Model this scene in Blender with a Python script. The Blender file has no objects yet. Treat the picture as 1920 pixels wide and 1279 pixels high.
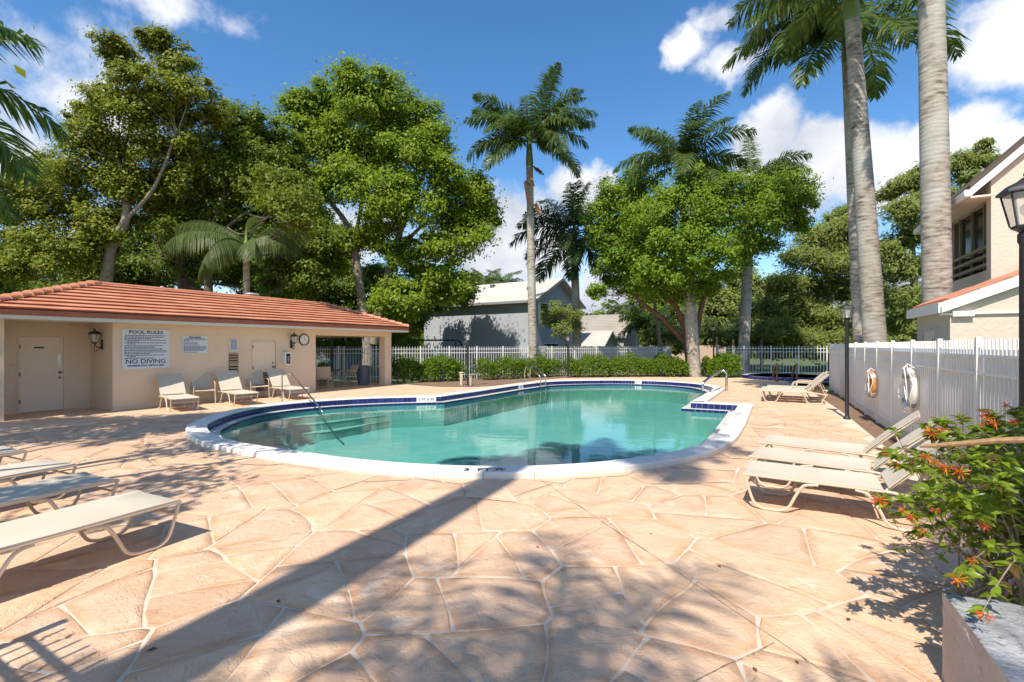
import bpy, bmesh, math, random
import numpy as np
from mathutils import Vector, Matrix
from mathutils.geometry import delaunay_2d_cdt
rnd = random.Random(7)
NR = np.random.default_rng(11)
S = bpy.context.scene
COL = S.collection
R = math.radians

# ------------------------------------------------------------------ camera, world, sun, exposure
EYE, F, CX, HZ = 1.72, 907.0, 960.0, 649.0
cam_d = bpy.data.cameras.new('camera'); cam = bpy.data.objects.new('camera', cam_d); COL.objects.link(cam)
cam.location = (0, 0, EYE); cam.rotation_euler = (R(90), 0, 0)
cam_d.sensor_width = 36; cam_d.lens = F * 36 / 1920; cam_d.shift_y = (HZ - 639.5) / 1920
cam_d.clip_start = .05; cam_d.clip_end = 2000
S.camera = cam
SUN_AZ, SUN_EL = 25.0, 53.0            # heading in which the light travels (from +Y towards +X), elevation
sd = bpy.data.lights.new('sun', 'SUN'); so = bpy.data.objects.new('sun', sd); COL.objects.link(so)
sd.energy = 4.9; sd.angle = R(.53); sd.color = (1, .92, .80)
dv = Vector((math.sin(R(SUN_AZ)) * math.cos(R(SUN_EL)), math.cos(R(SUN_AZ)) * math.cos(R(SUN_EL)), -math.sin(R(SUN_EL))))
so.rotation_euler = dv.to_track_quat('-Z', 'Y').to_euler(); so.location = (-10, -22, 30)
S.view_settings.view_transform = 'Standard'; S.view_settings.look = 'None'
S.view_settings.exposure = .42; S.view_settings.gamma = 1; S.view_settings.use_curve_mapping = False
S.render.engine = 'CYCLES'
S.cycles.max_bounces = 8; S.cycles.transparent_max_bounces = 12; S.cycles.caustics_reflective = False; S.cycles.caustics_refractive = False
S.cycles.sample_clamp_indirect = 6
try:
    S.cycles.use_denoising = True
except Exception:
    pass

def pt(px, py, Y):                      # photo pixel -> point at distance Y
    return Vector(((px - CX) / F * Y, Y, EYE + (HZ - py) / F * Y))
def gp(px, py, z=0.0):                  # photo pixel -> point on the level z
    Y = (EYE - z) * F / (py - HZ)
    return Vector(((px - CX) / F * Y, Y, z))

W = bpy.data.worlds.new('World'); S.world = W; W.use_nodes = True
nt = W.node_tree; N = nt.nodes; K = nt.links; N.clear()
def wn(t, **kw):
    n = N.new(t)
    for k, v in kw.items(): setattr(n, k, v)
    return n
wout = wn('ShaderNodeOutputWorld'); bg = wn('ShaderNodeBackground'); bg.inputs[1].default_value = .128
sky = wn('ShaderNodeTexSky', sky_type='NISHITA', sun_disc=False)
sky.sun_elevation = R(SUN_EL); sky.sun_rotation = R(180 + SUN_AZ)
sky.air_density = 1.0; sky.dust_density = .25; sky.ozone_density = 2.2; sky.altitude = 0
hs = wn('ShaderNodeHueSaturation'); hs.inputs['Saturation'].default_value = 1.26; hs.inputs['Value'].default_value = 1.16
K.new(sky.outputs[0], hs.inputs['Color'])
tc = wn('ShaderNodeTexCoord')
def math_(op, a, b=None, clamp=False):
    m = wn('ShaderNodeMath', operation=op, use_clamp=clamp)
    for i, v in enumerate((a, b)):
        if v is None: continue
        if isinstance(v, (int, float)): m.inputs[i].default_value = v
        else: K.new(v, m.inputs[i])
    return m.outputs[0]
def vmath(op, a, b):
    m = wn('ShaderNodeVectorMath', operation=op)
    for i, v in enumerate((a, b)):
        if isinstance(v, (tuple, list, Vector)): m.inputs[i].default_value = v
        else: K.new(v, m.inputs[i])
    return m
DIR = tc.outputs['Generated']
def fbm(vec, scale, detail, rough=.55, dist=0.0):
    n = wn('ShaderNodeTexNoise'); n.inputs['Scale'].default_value = scale; n.inputs['Detail'].default_value = detail
    n.inputs['Roughness'].default_value = rough; n.inputs['Distortion'].default_value = dist
    K.new(vec, n.inputs['Vector']); return n.outputs[0]
# cumulus: puffs on the sky by direction (px, py, rx, ry, strength) with fractal edges
PUFFS = [(1430, 265, 75, 95, 1.0), (1545, 300, 90, 85, 1.0), (1640, 320, 110, 110, 1.0), (1760, 260, 120, 75, 1.0), (1860, 275, 90, 60, .9), (1520, 390, 160, 55, .55),
         (1290, 75, 55, 60, .62), (1380, 115, 100, 40, .52), (1330, 30, 70, 40, .45), (1890, 70, 170, 130, .68), (1800, 20, 90, 50, .5),
         (950, 450, 150, 115, .9), (1120, 360, 60, 50, .9), (1090, 350, 80, 60, .8), (870, 420, 60, 70, .6), (1150, 560, 120, 90, .7), (1010, 560, 160, 60, .7),
         (90, 70, 190, 130, .50), (170, 200, 190, 110, .54), (330, 20, 190, 60, .50), (30, 300, 150, 120, .6), (180, 420, 150, 120, .6), (480, 480, 200, 120, .55), (700, 440, 160, 120, .6), (1700, 560, 260, 110, .5)]
warp = wn('ShaderNodeTexNoise'); warp.inputs['Scale'].default_value = 7; warp.inputs['Detail'].default_value = 6; warp.inputs['Roughness'].default_value = .6
K.new(DIR, warp.inputs['Vector'])
wv = vmath('SUBTRACT', warp.outputs['Color'], (.5, .5, .5)); wv2 = wn('ShaderNodeVectorMath', operation='SCALE'); K.new(wv.outputs[0], wv2.inputs[0]); wv2.inputs[3].default_value = .10
DW = vmath('ADD', DIR, wv2.outputs[0]).outputs[0]
acc = None; low = None
for (px, py, rx, ry, st) in PUFFS:
    d = Vector(((px - CX) / F, 1, (HZ - py) / F)); L = d.length; d.normalize()
    s1 = vmath('SUBTRACT', DW, tuple(d)).outputs[0]
    k = L * L ** .5
    s2 = vmath('MULTIPLY', s1, (F * L / rx, F * L / rx, F * L / ry)).outputs[0]
    ln = wn('ShaderNodeVectorMath', operation='LENGTH'); K.new(s2, ln.inputs[0])
    b = math_('MULTIPLY', math_('SUBTRACT', 1.25, ln.outputs['Value'], True), st)
    acc = b if acc is None else math_('MAXIMUM', acc, b)
nz = fbm(DIR, 9, 9, .58)
far_cl = math_('MULTIPLY', math_('SUBTRACT', fbm(DIR, 2.3, 3), .47, True), 3.2)    # unseen cloud behind the view, thickened to whiten the ambient light
sp = wn('ShaderNodeSeparateXYZ'); K.new(DIR, sp.inputs[0])
behind = math_('LESS_THAN', sp.outputs['Y'], .25)
dens = math_('ADD', math_('MAXIMUM', acc, math_('MULTIPLY', far_cl, behind)), math_('MULTIPLY', math_('SUBTRACT', nz, .5), 1.1))
mr = wn('ShaderNodeMapRange', interpolation_type='SMOOTHSTEP'); K.new(dens, mr.inputs[0]); mr.inputs[1].default_value = .27; mr.inputs[2].default_value = .62
gr = wn('ShaderNodeMapRange', interpolation_type='SMOOTHSTEP')
# cloud shading painted in: grey by noise and low in the sky
K.new(math_('ADD', math_('MULTIPLY', fbm(DW, 5, 5), 1.0), math_('MULTIPLY', sp.outputs['Z'], .55)), gr.inputs[0]); gr.inputs[1].default_value = .5; gr.inputs[2].default_value = .82
cm = wn('ShaderNodeMix', data_type='RGBA'); K.new(gr.outputs[0], cm.inputs[0]); cm.inputs[6].default_value = (3.6, 3.9, 4.5, 1); cm.inputs[7].default_value = (6.1, 6.2, 6.45, 1)
mx = wn('ShaderNodeMix', data_type='RGBA'); K.new(mr.outputs[0], mx.inputs[0]); K.new(hs.outputs[0], mx.inputs[6]); K.new(cm.outputs[2], mx.inputs[7])
K.new(mx.outputs[2], bg.inputs[0]); K.new(bg.outputs[0], wout.inputs[0])

# ------------------------------------------------------------------ helpers
def tag(o, label=None, cat=None, group=None, kind=None):
    if label: o['label'] = label
    if cat: o['category'] = cat
    if group: o['group'] = group
    if kind: o['kind'] = kind
    return o
def thing(name, label, cat, loc=(0, 0, 0), rz=0.0, group=None):
    o = bpy.data.objects.new(name, None); COL.objects.link(o); o.empty_display_size = .2
    o.location = loc; o.rotation_euler = (0, 0, rz)
    return tag(o, label, cat, group)
def link(name, me, parent=None, loc=None, rot=None, scale=None):
    o = bpy.data.objects.new(name, me); COL.objects.link(o)
    if parent is not None: o.parent = parent
    if loc is not None: o.location = loc
    if rot is not None: o.rotation_euler = rot
    if scale is not None: o.scale = scale
    return o
def copy_tree(o, parent=None, depth=0):
    c = o.copy(); COL.objects.link(c)
    if parent is not None: c.parent = parent
    for ch in KIDS.get(o.name, []) if False else list(o.children): copy_tree(ch, c)
    return c
KIDS = {}
def smooth_path(pts, n=4, closed=False):
    P = [Vector(p) for p in pts]; out = []; m = len(P)
    for i in range(m if closed else m - 1):
        if closed: a, b, c, d = P[(i - 1) % m], P[i], P[(i + 1) % m], P[(i + 2) % m]
        else: a, b, c, d = P[max(i - 1, 0)], P[i], P[i + 1], P[min(i + 2, m - 1)]
        for k in range(n):
            t = k / n
            out.append(.5 * ((2 * b) + (c - a) * t + (2 * a - 5 * b + 4 * c - d) * t * t + (3 * b - a - 3 * c + d) * t ** 3))
    if not closed: out.append(P[-1])
    return out
class MB:
    def __init__(s): s.v = []; s.f = []; s.sm = []
    def add(s, vs, fs, sm=False):
        o = len(s.v); s.v += [tuple(v) for v in vs]; s.f += [tuple(i + o for i in f) for f in fs]; s.sm += [sm] * len(fs); return s
    def box(s, c, d, M=None, bev=0.0):
        x, y, z = d[0] / 2, d[1] / 2, d[2] / 2
        if bev <= 0:
            vs = [Vector((sx * x, sy * y, sz * z)) for sz in (-1, 1) for sy in (-1, 1) for sx in (-1, 1)]
            fs = [(0, 2, 3, 1), (4, 5, 7, 6), (0, 1, 5, 4), (2, 6, 7, 3), (0, 4, 6, 2), (1, 3, 7, 5)]
        else:
            b = min(bev, x * .9, y * .9, z * .9); bm = bmesh.new(); bmesh.ops.create_cube(bm, size=1)
            for v in bm.verts: v.co = Vector((v.co.x * 2 * x, v.co.y * 2 * y, v.co.z * 2 * z))
            bmesh.ops.bevel(bm, geom=list(bm.edges), offset=b, segments=1, affect='EDGES')
            bm.verts.index_update(); vs = [v.co.copy() for v in bm.verts]; fs = [tuple(v.index for v in f.verts) for f in bm.faces]; bm.free()
        c = Vector(c)
        vs = [(M @ v if M is not None else v) + c for v in vs]
        return s.add(vs, fs)
    def b2(s, a, b, bev=0.0):            # box from corner to corner
        a = Vector(a); b = Vector(b); return s.box((a + b) / 2, tuple(abs(q) for q in (b - a)), None, bev)
    def tube(s, pts, rad, n=8, cap=True, closed=False):
        P = [Vector(p) for p in pts]; m = len(P); rad = rad if isinstance(rad, (list, tuple)) else [rad] * m
        ups = None; rings = []
        for i, p in enumerate(P):
            if closed: t = P[(i + 1) % m] - P[(i - 1) % m]
            else: t = P[min(i + 1, m - 1)] - P[max(i - 1, 0)]
            if t.length < 1e-9: t = Vector((0, 0, 1))
            t.normalize()
            if ups is None: ups = t.orthogonal().normalized()
            else:
                ups = ups - t * ups.dot(t)
                ups = ups.normalized() if ups.length > 1e-6 else t.orthogonal().normalized()
            bn = t.cross(ups)
            rings.append([p + (ups * math.cos(2 * math.pi * k / n) + bn * math.sin(2 * math.pi * k / n)) * rad[i] for k in range(n)])
        vs = [v for r in rings for v in r]; fs = []
        for i in range(m if closed else m - 1):
            j = (i + 1) % m
            for k in range(n): fs.append((i * n + k, i * n + (k + 1) % n, j * n + (k + 1) % n, j * n + k))
        if cap and not closed: fs += [tuple(range(n))[::-1], tuple((m - 1) * n + k for k in range(n))]
        return s.add(vs, fs, True)
    def lathe(s, prof, n=24, c=(0, 0, 0)):     # profile [(r,z)] about z
        vs = []; c = Vector(c)
        for r, z in prof:
            for k in range(n): vs.append(c + Vector((r * math.cos(2 * math.pi * k / n), r * math.sin(2 * math.pi * k / n), z)))
        fs = []
        for i in range(len(prof) - 1):
            for k in range(n): fs.append((i * n + k, i * n + (k + 1) % n, (i + 1) * n + (k + 1) % n, (i + 1) * n + k))
        if prof[0][0] > 1e-4: fs.append(tuple(range(n))[::-1])
        if prof[-1][0] > 1e-4: fs.append(tuple((len(prof) - 1) * n + k for k in range(n)))
        return s.add(vs, fs, True)
    def prism(s, poly, z0, z1):
        n = len(poly); vs = [(p[0], p[1], z0) for p in poly] + [(p[0], p[1], z1) for p in poly]
        return s.add(vs, [tuple(range(n))[::-1], tuple(range(n, 2 * n))] + [(i, (i + 1) % n, n + (i + 1) % n, n + i) for i in range(n)])
    def mesh(s, name, mat):
        me = bpy.data.meshes.new(name); me.from_pydata(s.v, [], s.f); me.update()
        if any(s.sm): me.polygons.foreach_set('use_smooth', s.sm)
        if mat is not None: me.materials.append(mat)
        try: me.set_sharp_from_angle(angle=R(40))
        except Exception: pass
        return me
    def obj(s, name, mat, parent=None, loc=None, rot=None):
        return link(name, s.mesh(name, mat), parent, loc, rot)

MATS = {}
def pmat(name, c1, c2=None, scale=3.0, rough=.6, bump=0.0, bscale=30.0, metal=0.0, space='Object', detail=4, per=0.0, spec=.5, stretch=None, c3=None, s3=.5):
    """principled material: two colours mixed by noise, fine bump, optional per-object tint, optional third blotch colour"""
    if name in MATS: return MATS[name]
    m = bpy.data.materials.new(name); m.use_nodes = True; t = m.node_tree; ns = t.nodes; ls = t.links
    b = ns['Principled BSDF']; b.inputs['Roughness'].default_value = rough; b.inputs['Metallic'].default_value = metal
    b.inputs['Specular IOR Level'].default_value = spec
    co = ns.new('ShaderNodeTexCoord'); src = co.outputs['Object']
    if space == 'World':
        g = ns.new('ShaderNodeNewGeometry'); src = g.outputs['Position']
    if stretch:
        mp = ns.new('ShaderNodeMapping'); mp.inputs['Scale'].default_value = stretch; ls.new(src, mp.inputs[0]); src = mp.outputs[0]
    col = None
    if c2 is not None:
        n = ns.new('ShaderNodeTexNoise'); n.inputs['Scale'].default_value = scale; n.inputs['Detail'].default_value = detail; ls.new(src, n.inputs[0])
        r = ns.new('ShaderNodeMapRange'); r.inputs[1].default_value = .32; r.inputs[2].default_value = .68; ls.new(n.outputs[0], r.inputs[0])
        x = ns.new('ShaderNodeMix'); x.data_type = 'RGBA'; x.inputs[6].default_value = (*c1, 1); x.inputs[7].default_value = (*c2, 1); ls.new(r.outputs[0], x.inputs[0]); col = x.outputs[2]
        if c3 is not None:
            n3 = ns.new('ShaderNodeTexNoise'); n3.inputs['Scale'].default_value = scale * 2.7; n3.inputs['Detail'].default_value = 8; n3.inputs['Roughness'].default_value = .65; ls.new(src, n3.inputs[0])
            r3 = ns.new('ShaderNodeMapRange'); r3.inputs[1].default_value = s3; r3.inputs[2].default_value = s3 + .14; ls.new(n3.outputs[0], r3.inputs[0])
            x3 = ns.new('ShaderNodeMix'); x3.data_type = 'RGBA'; ls.new(r3.outputs[0], x3.inputs[0]); ls.new(col, x3.inputs[6]); x3.inputs[7].default_value = (*c3, 1); col = x3.outputs[2]
    if per > 0:
        oi = ns.new('ShaderNodeObjectInfo'); h = ns.new('ShaderNodeHueSaturation')
        r2 = ns.new('ShaderNodeMapRange'); r2.inputs[3].default_value = 1 - per; r2.inputs[4].default_value = 1 + per; ls.new(oi.outputs['Random'], r2.inputs[0]); ls.new(r2.outputs[0], h.inputs['Value'])
        if col is None: h.inputs['Color'].default_value = (*c1, 1)
        else: ls.new(col, h.inputs['Color'])
        col = h.outputs[0]
    if col is None: b.inputs['Base Color'].default_value = (*c1, 1)
    else: ls.new(col, b.inputs['Base Color'])
    if bump > 0:
        n2 = ns.new('ShaderNodeTexNoise'); n2.inputs['Scale'].default_value = bscale; n2.inputs['Detail'].default_value = 5; ls.new(src, n2.inputs[0])
        bp = ns.new('ShaderNodeBump'); bp.inputs['Strength'].default_value = bump; bp.inputs['Distance'].default_value = .02; ls.new(n2.outputs[0], bp.inputs['Height']); ls.new(bp.outputs[0], b.inputs['Normal'])
    MATS[name] = m; return m

def leaf_mat(name, dark, light, trans, yellow=None, rough=.45):
    m = bpy.data.materials.new(name); m.use_nodes = True; t = m.node_tree; ns = t.nodes; ls = t.links
    b = ns['Principled BSDF']; b.inputs['Roughness'].default_value = rough; b.inputs['Specular IOR Level'].default_value = .22
    a = ns.new('ShaderNodeAttribute'); a.attribute_name = 'tint'
    x = ns.new('ShaderNodeValToRGB'); ls.new(a.outputs['Fac'], x.inputs[0])
    e = x.color_ramp.elements; e[0].color = (*dark, 1); e[1].color = (*light, 1); e[1].position = .85
    if yellow: k = e.new(.97); k.color = (*yellow, 1)
    ls.new(x.outputs[0], b.inputs['Base Color'])
    tr = ns.new('ShaderNodeBsdfTranslucent'); h = ns.new('ShaderNodeMix'); h.data_type = 'RGBA'; h.inputs[0].default_value = .55
    ls.new(x.outputs[0], h.inputs[6]); h.inputs[7].default_value = (*trans, 1); ls.new(h.outputs[2], tr.inputs[0])
    ms = ns.new('ShaderNodeMixShader'); ms.inputs[0].default_value = .46; ls.new(b.outputs[0], ms.inputs[1]); ls.new(tr.outputs[0], ms.inputs[2])
    ls.new(ms.outputs[0], ns['Material Output'].inputs[0]); return m

def leaf_mesh(name, C, nrm, size, mat, aspect=.5, updir=None):
    """one kite-shaped leaf per row of C, facing nrm, as one mesh with a per-leaf tint"""
    n = len(C); nrm = nrm / np.maximum(np.linalg.norm(nrm, axis=1, keepdims=True), 1e-6)
    r = NR.normal(size=(n, 3)) if updir is None else updir + NR.normal(size=(n, 3)) * .35
    t = r - nrm * np.sum(r * nrm, axis=1, keepdims=True); t /= np.maximum(np.linalg.norm(t, axis=1, keepdims=True), 1e-6)
    bb = np.cross(nrm, t); L = size[:, None] if hasattr(size, '__len__') else np.full((n, 1), size)
    V = np.empty((n, 4, 3)); V[:, 0] = C - t * L * .5; V[:, 1] = C + bb * L * aspect * .5 - t * L * .08 + nrm * L * .08; V[:, 2] = C + t * L * .5 - nrm * L * .05; V[:, 3] = C - bb * L * aspect * .5 - t * L * .08 + nrm * L * .08
    return quads_mesh(name, V, mat, np.clip(NR.beta(2, 2, size=n), 0, 1))
def quads_mesh(name, V, mat, tint):
    n = len(V); me = bpy.data.meshes.new(name)
    me.vertices.add(n * 4); me.vertices.foreach_set('co', V.reshape(-1).astype(np.float32))
    me.loops.add(n * 4); me.loops.foreach_set('vertex_index', np.arange(n * 4, dtype=np.int32))
    me.polygons.add(n); me.polygons.foreach_set('loop_start', np.arange(0, n * 4, 4, dtype=np.int32))
    try: me.polygons.foreach_set('loop_total', np.full(n, 4, dtype=np.int32))
    except Exception: pass
    me.update(calc_edges=True)
    at = me.attributes.new('tint', 'FLOAT', 'POINT'); at.data.foreach_set('value', np.repeat(tint, 4).astype(np.float32))
    me.materials.append(mat); return me

# ------------------------------------------------------------------ materials
STUCCO = pmat('stucco', (.73, .57, .42), (.77, .615, .46), .8, .85, .5, 38, c3=(.66, .50, .36), s3=.60)
STUCCO_R = pmat('stucco_right', (.58, .485, .39), (.62, .525, .43), .9, .85, .6, 14)
DOORM = pmat('door_paint', (.76, .62, .48), (.79, .65, .51), 2, .5)
FASCIA = pmat('fascia_paint', (.74, .66, .54), None, rough=.6)
TERRA = pmat('terracotta', (.50, .195, .11), (.60, .27, .16), 1.6, .75, .25, 25, per=.06, c3=(.30, .10, .05), s3=.62)
TERRA_D = pmat('terracotta_edge', (.27, .085, .05), (.33, .11, .06), 3, .8, .2, 20)
WHITE = pmat('white_paint', (.80, .80, .78), (.74, .74, .72), 2, .45)
PICKET = pmat('fence_enamel', (.82, .80, .76), (.76, .74, .70), 1.5, .4, space='World')
SHEET = pmat('privacy_sheet', (.80, .765, .71), (.84, .81, .76), .8, .55, space='World')
BLACK = pmat('black_metal', (.018, .019, .022), (.03, .03, .033), 8, .45)
NAVY = pmat('navy_metal', (.014, .022, .06), None, rough=.4)
STEEL = pmat('stainless', (.62, .60, .55), None, rough=.22, metal=1.0)
BRONZE = pmat('bronze_rail', (.20, .13, .08), None, rough=.35, metal=.6)
FRAME = pmat('lounger_frame', (.58, .47, .34), (.63, .52, .39), 6, .42)
SLING = pmat('sling_fabric', (.54, .475, .375), (.59, .525, .42), 2.2, .8, .25, 160)
COPING = pmat('coping_concrete', (.80, .765, .70), (.70, .66, .59), 2.2, .75, .3, 60, space='World', c3=(.60, .57, .52), s3=.66)
LEDGE = pmat('ledge_plaster', (.46, .45, .42), (.56, .55, .51), 2.5, .7, .2, 50, space='World')
BLUET = pmat('blue_tile', (.010, .012, .085), (.020, .026, .16), 2.5, .12, per=.35, space='World')
GROUT = pmat('tile_grout', (.42, .44, .50), None, rough=.8)
GREYH = pmat('grey_house_wall', (.37, .395, .425), (.42, .445, .475), .5, .85, .3, 12)
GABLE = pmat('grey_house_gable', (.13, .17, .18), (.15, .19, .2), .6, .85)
ROOFW = pmat('pale_roof', (.50, .47, .43), (.58, .55, .50), .5, .8, c3=(.44, .41, .37), s3=.62)
ROOFG = pmat('grey_roof', (.30, .27, .23), (.37, .33, .28), .5, .85)
DARKG = pmat('dark_glass', (.012, .014, .016), None, rough=.08)
FROST = pmat('lantern_glass', (.50, .48, .42), None, rough=.15)
PALMT = None
WOOD = pmat('weathered_board', (.60, .58, .54), (.50, .48, .44), 3, .8, space='World')
MULCH = pmat('mulch', (.16, .095, .06), (.26, .17, .11), 9, .95, .8, 60, space='World')
LAWN = pmat('lawn_ground', (.07, .11, .025), (.12, .13, .04), .6, .95, .6, 25, space='World', c3=(.20, .16, .09), s3=.60)
INK = pmat('sign_ink', (.02, .04, .15), None, rough=.6)
SIGNW = pmat('sign_white', (.66, .69, .73), None, rough=.5)
BARK = pmat('bark', (.20, .165, .125), (.31, .265, .21), 4, .9, .7, 14, space='World', c3=(.16, .13, .10), s3=.58)
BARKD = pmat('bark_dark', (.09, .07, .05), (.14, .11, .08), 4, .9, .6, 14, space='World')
BARKR = pmat('bark_red', (.15, .065, .035), (.22, .105, .055), 3, .7, .4, 10, space='World')
TRASH = pmat('trash_plastic', (.10, .12, .16), None, rough=.5)

L_LIME = leaf_mat('leaf_lime', (.085, .145, .010), (.29, .40, .025), (.28, .40, .02), (.24, .25, .03))
L_OLIVE = leaf_mat('leaf_olive', (.10, .135, .014), (.33, .35, .032), (.20, .25, .02), (.18, .15, .03))
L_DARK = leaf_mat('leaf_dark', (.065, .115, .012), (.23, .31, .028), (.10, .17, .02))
L_GUMBO = leaf_mat('leaf_gumbo', (.075, .145, .012), (.26, .39, .026), (.24, .38, .02), (.20, .22, .03))
L_FEATH = leaf_mat('leaf_feathery', (.12, .17, .035), (.32, .38, .09), (.20, .26, .05))
L_HEDGE = leaf_mat('leaf_hedge', (.05, .11, .008), (.17, .27, .016), (.30, .44, .02), (.30, .32, .03))
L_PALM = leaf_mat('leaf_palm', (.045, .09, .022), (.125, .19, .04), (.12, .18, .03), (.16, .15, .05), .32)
L_PALMD = leaf_mat('leaf_palm_shade', (.026, .055, .016), (.065, .11, .028), (.07, .11, .02))  # darker copy of the palm leaf, shade put into the colour
L_PALML = leaf_mat('leaf_palm_light', (.06, .10, .03), (.14, .19, .06), (.20, .28, .05))
L_BUSH = leaf_mat('leaf_bush', (.09, .155, .014), (.27, .36, .035), (.30, .44, .03), (.13, .07, .03), .3)
L_DEAD = leaf_mat('leaf_dead', (.16, .08, .035), (.30, .17, .08), (.2, .1, .04))
GREENSHAFT = pmat('crownshaft', (.12, .19, .03), (.17, .22, .05), 4, .4)

def palm_bark():
    m = bpy.data.materials.new('palm_bark'); m.use_nodes = True; t = m.node_tree; ns = t.nodes; ls = t.links; b = ns['Principled BSDF']; b.inputs['Roughness'].default_value = .85
    g = ns.new('ShaderNodeNewGeometry'); mp = ns.new('ShaderNodeMapping'); mp.inputs['Scale'].default_value = (1.6, 1.6, 6.5); ls.new(g.outputs['Position'], mp.inputs[0])
    n = ns.new('ShaderNodeTexNoise'); n.inputs['Scale'].default_value = 2.2; n.inputs['Detail'].default_value = 6; n.inputs['Roughness'].default_value = .6; ls.new(mp.outputs[0], n.inputs[0])
    r = ns.new('ShaderNodeValToRGB'); ls.new(n.outputs[0], r.inputs[0]); e = r.color_ramp.elements
    e[0].position = .34; e[0].color = (.10, .075, .06, 1); e[1].position = .66; e[1].color = (.44, .395, .335, 1); k = e.new(.47); k.color = (.29, .25, .205, 1)
    n2 = ns.new('ShaderNodeTexNoise'); n2.inputs['Scale'].default_value = 1.1; n2.inputs['Detail'].default_value = 4; ls.new(g.outputs['Position'], n2.inputs[0])
    r2 = ns.new('ShaderNodeMapRange'); r2.inputs[1].default_value = .45; r2.inputs[2].default_value = .7; ls.new(n2.outputs[0], r2.inputs[0])
    x = ns.new('ShaderNodeMix'); x.data_type = 'RGBA'; ls.new(r2.outputs[0], x.inputs[0]); ls.new(r.outputs[0], x.inputs[6]); x.inputs[7].default_value = (.42, .41, .36, 1)
    ls.new(x.outputs[2], b.inputs['Base Color'])
    w = ns.new('ShaderNodeTexWave'); w.bands_direction = 'Z'; w.inputs['Scale'].default_value = 3.2; w.inputs['Distortion'].default_value = 4.0; w.inputs['Detail'].default_value = 3; ls.new(g.outputs['Position'], w.inputs[0])
    ad = ns.new('ShaderNodeMath'); ad.operation = 'ADD'; ls.new(w.outputs['Fac'], ad.inputs[0]); ls.new(n.outputs[0], ad.inputs[1])
    bp = ns.new('ShaderNodeBump'); bp.inputs['Strength'].default_value = .16; bp.inputs['Distance'].default_value = .02; ls.new(ad.outputs[0], bp.inputs['Height']); ls.new(bp.outputs[0], b.inputs['Normal'])
    return m
PALMT = palm_bark()

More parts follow.
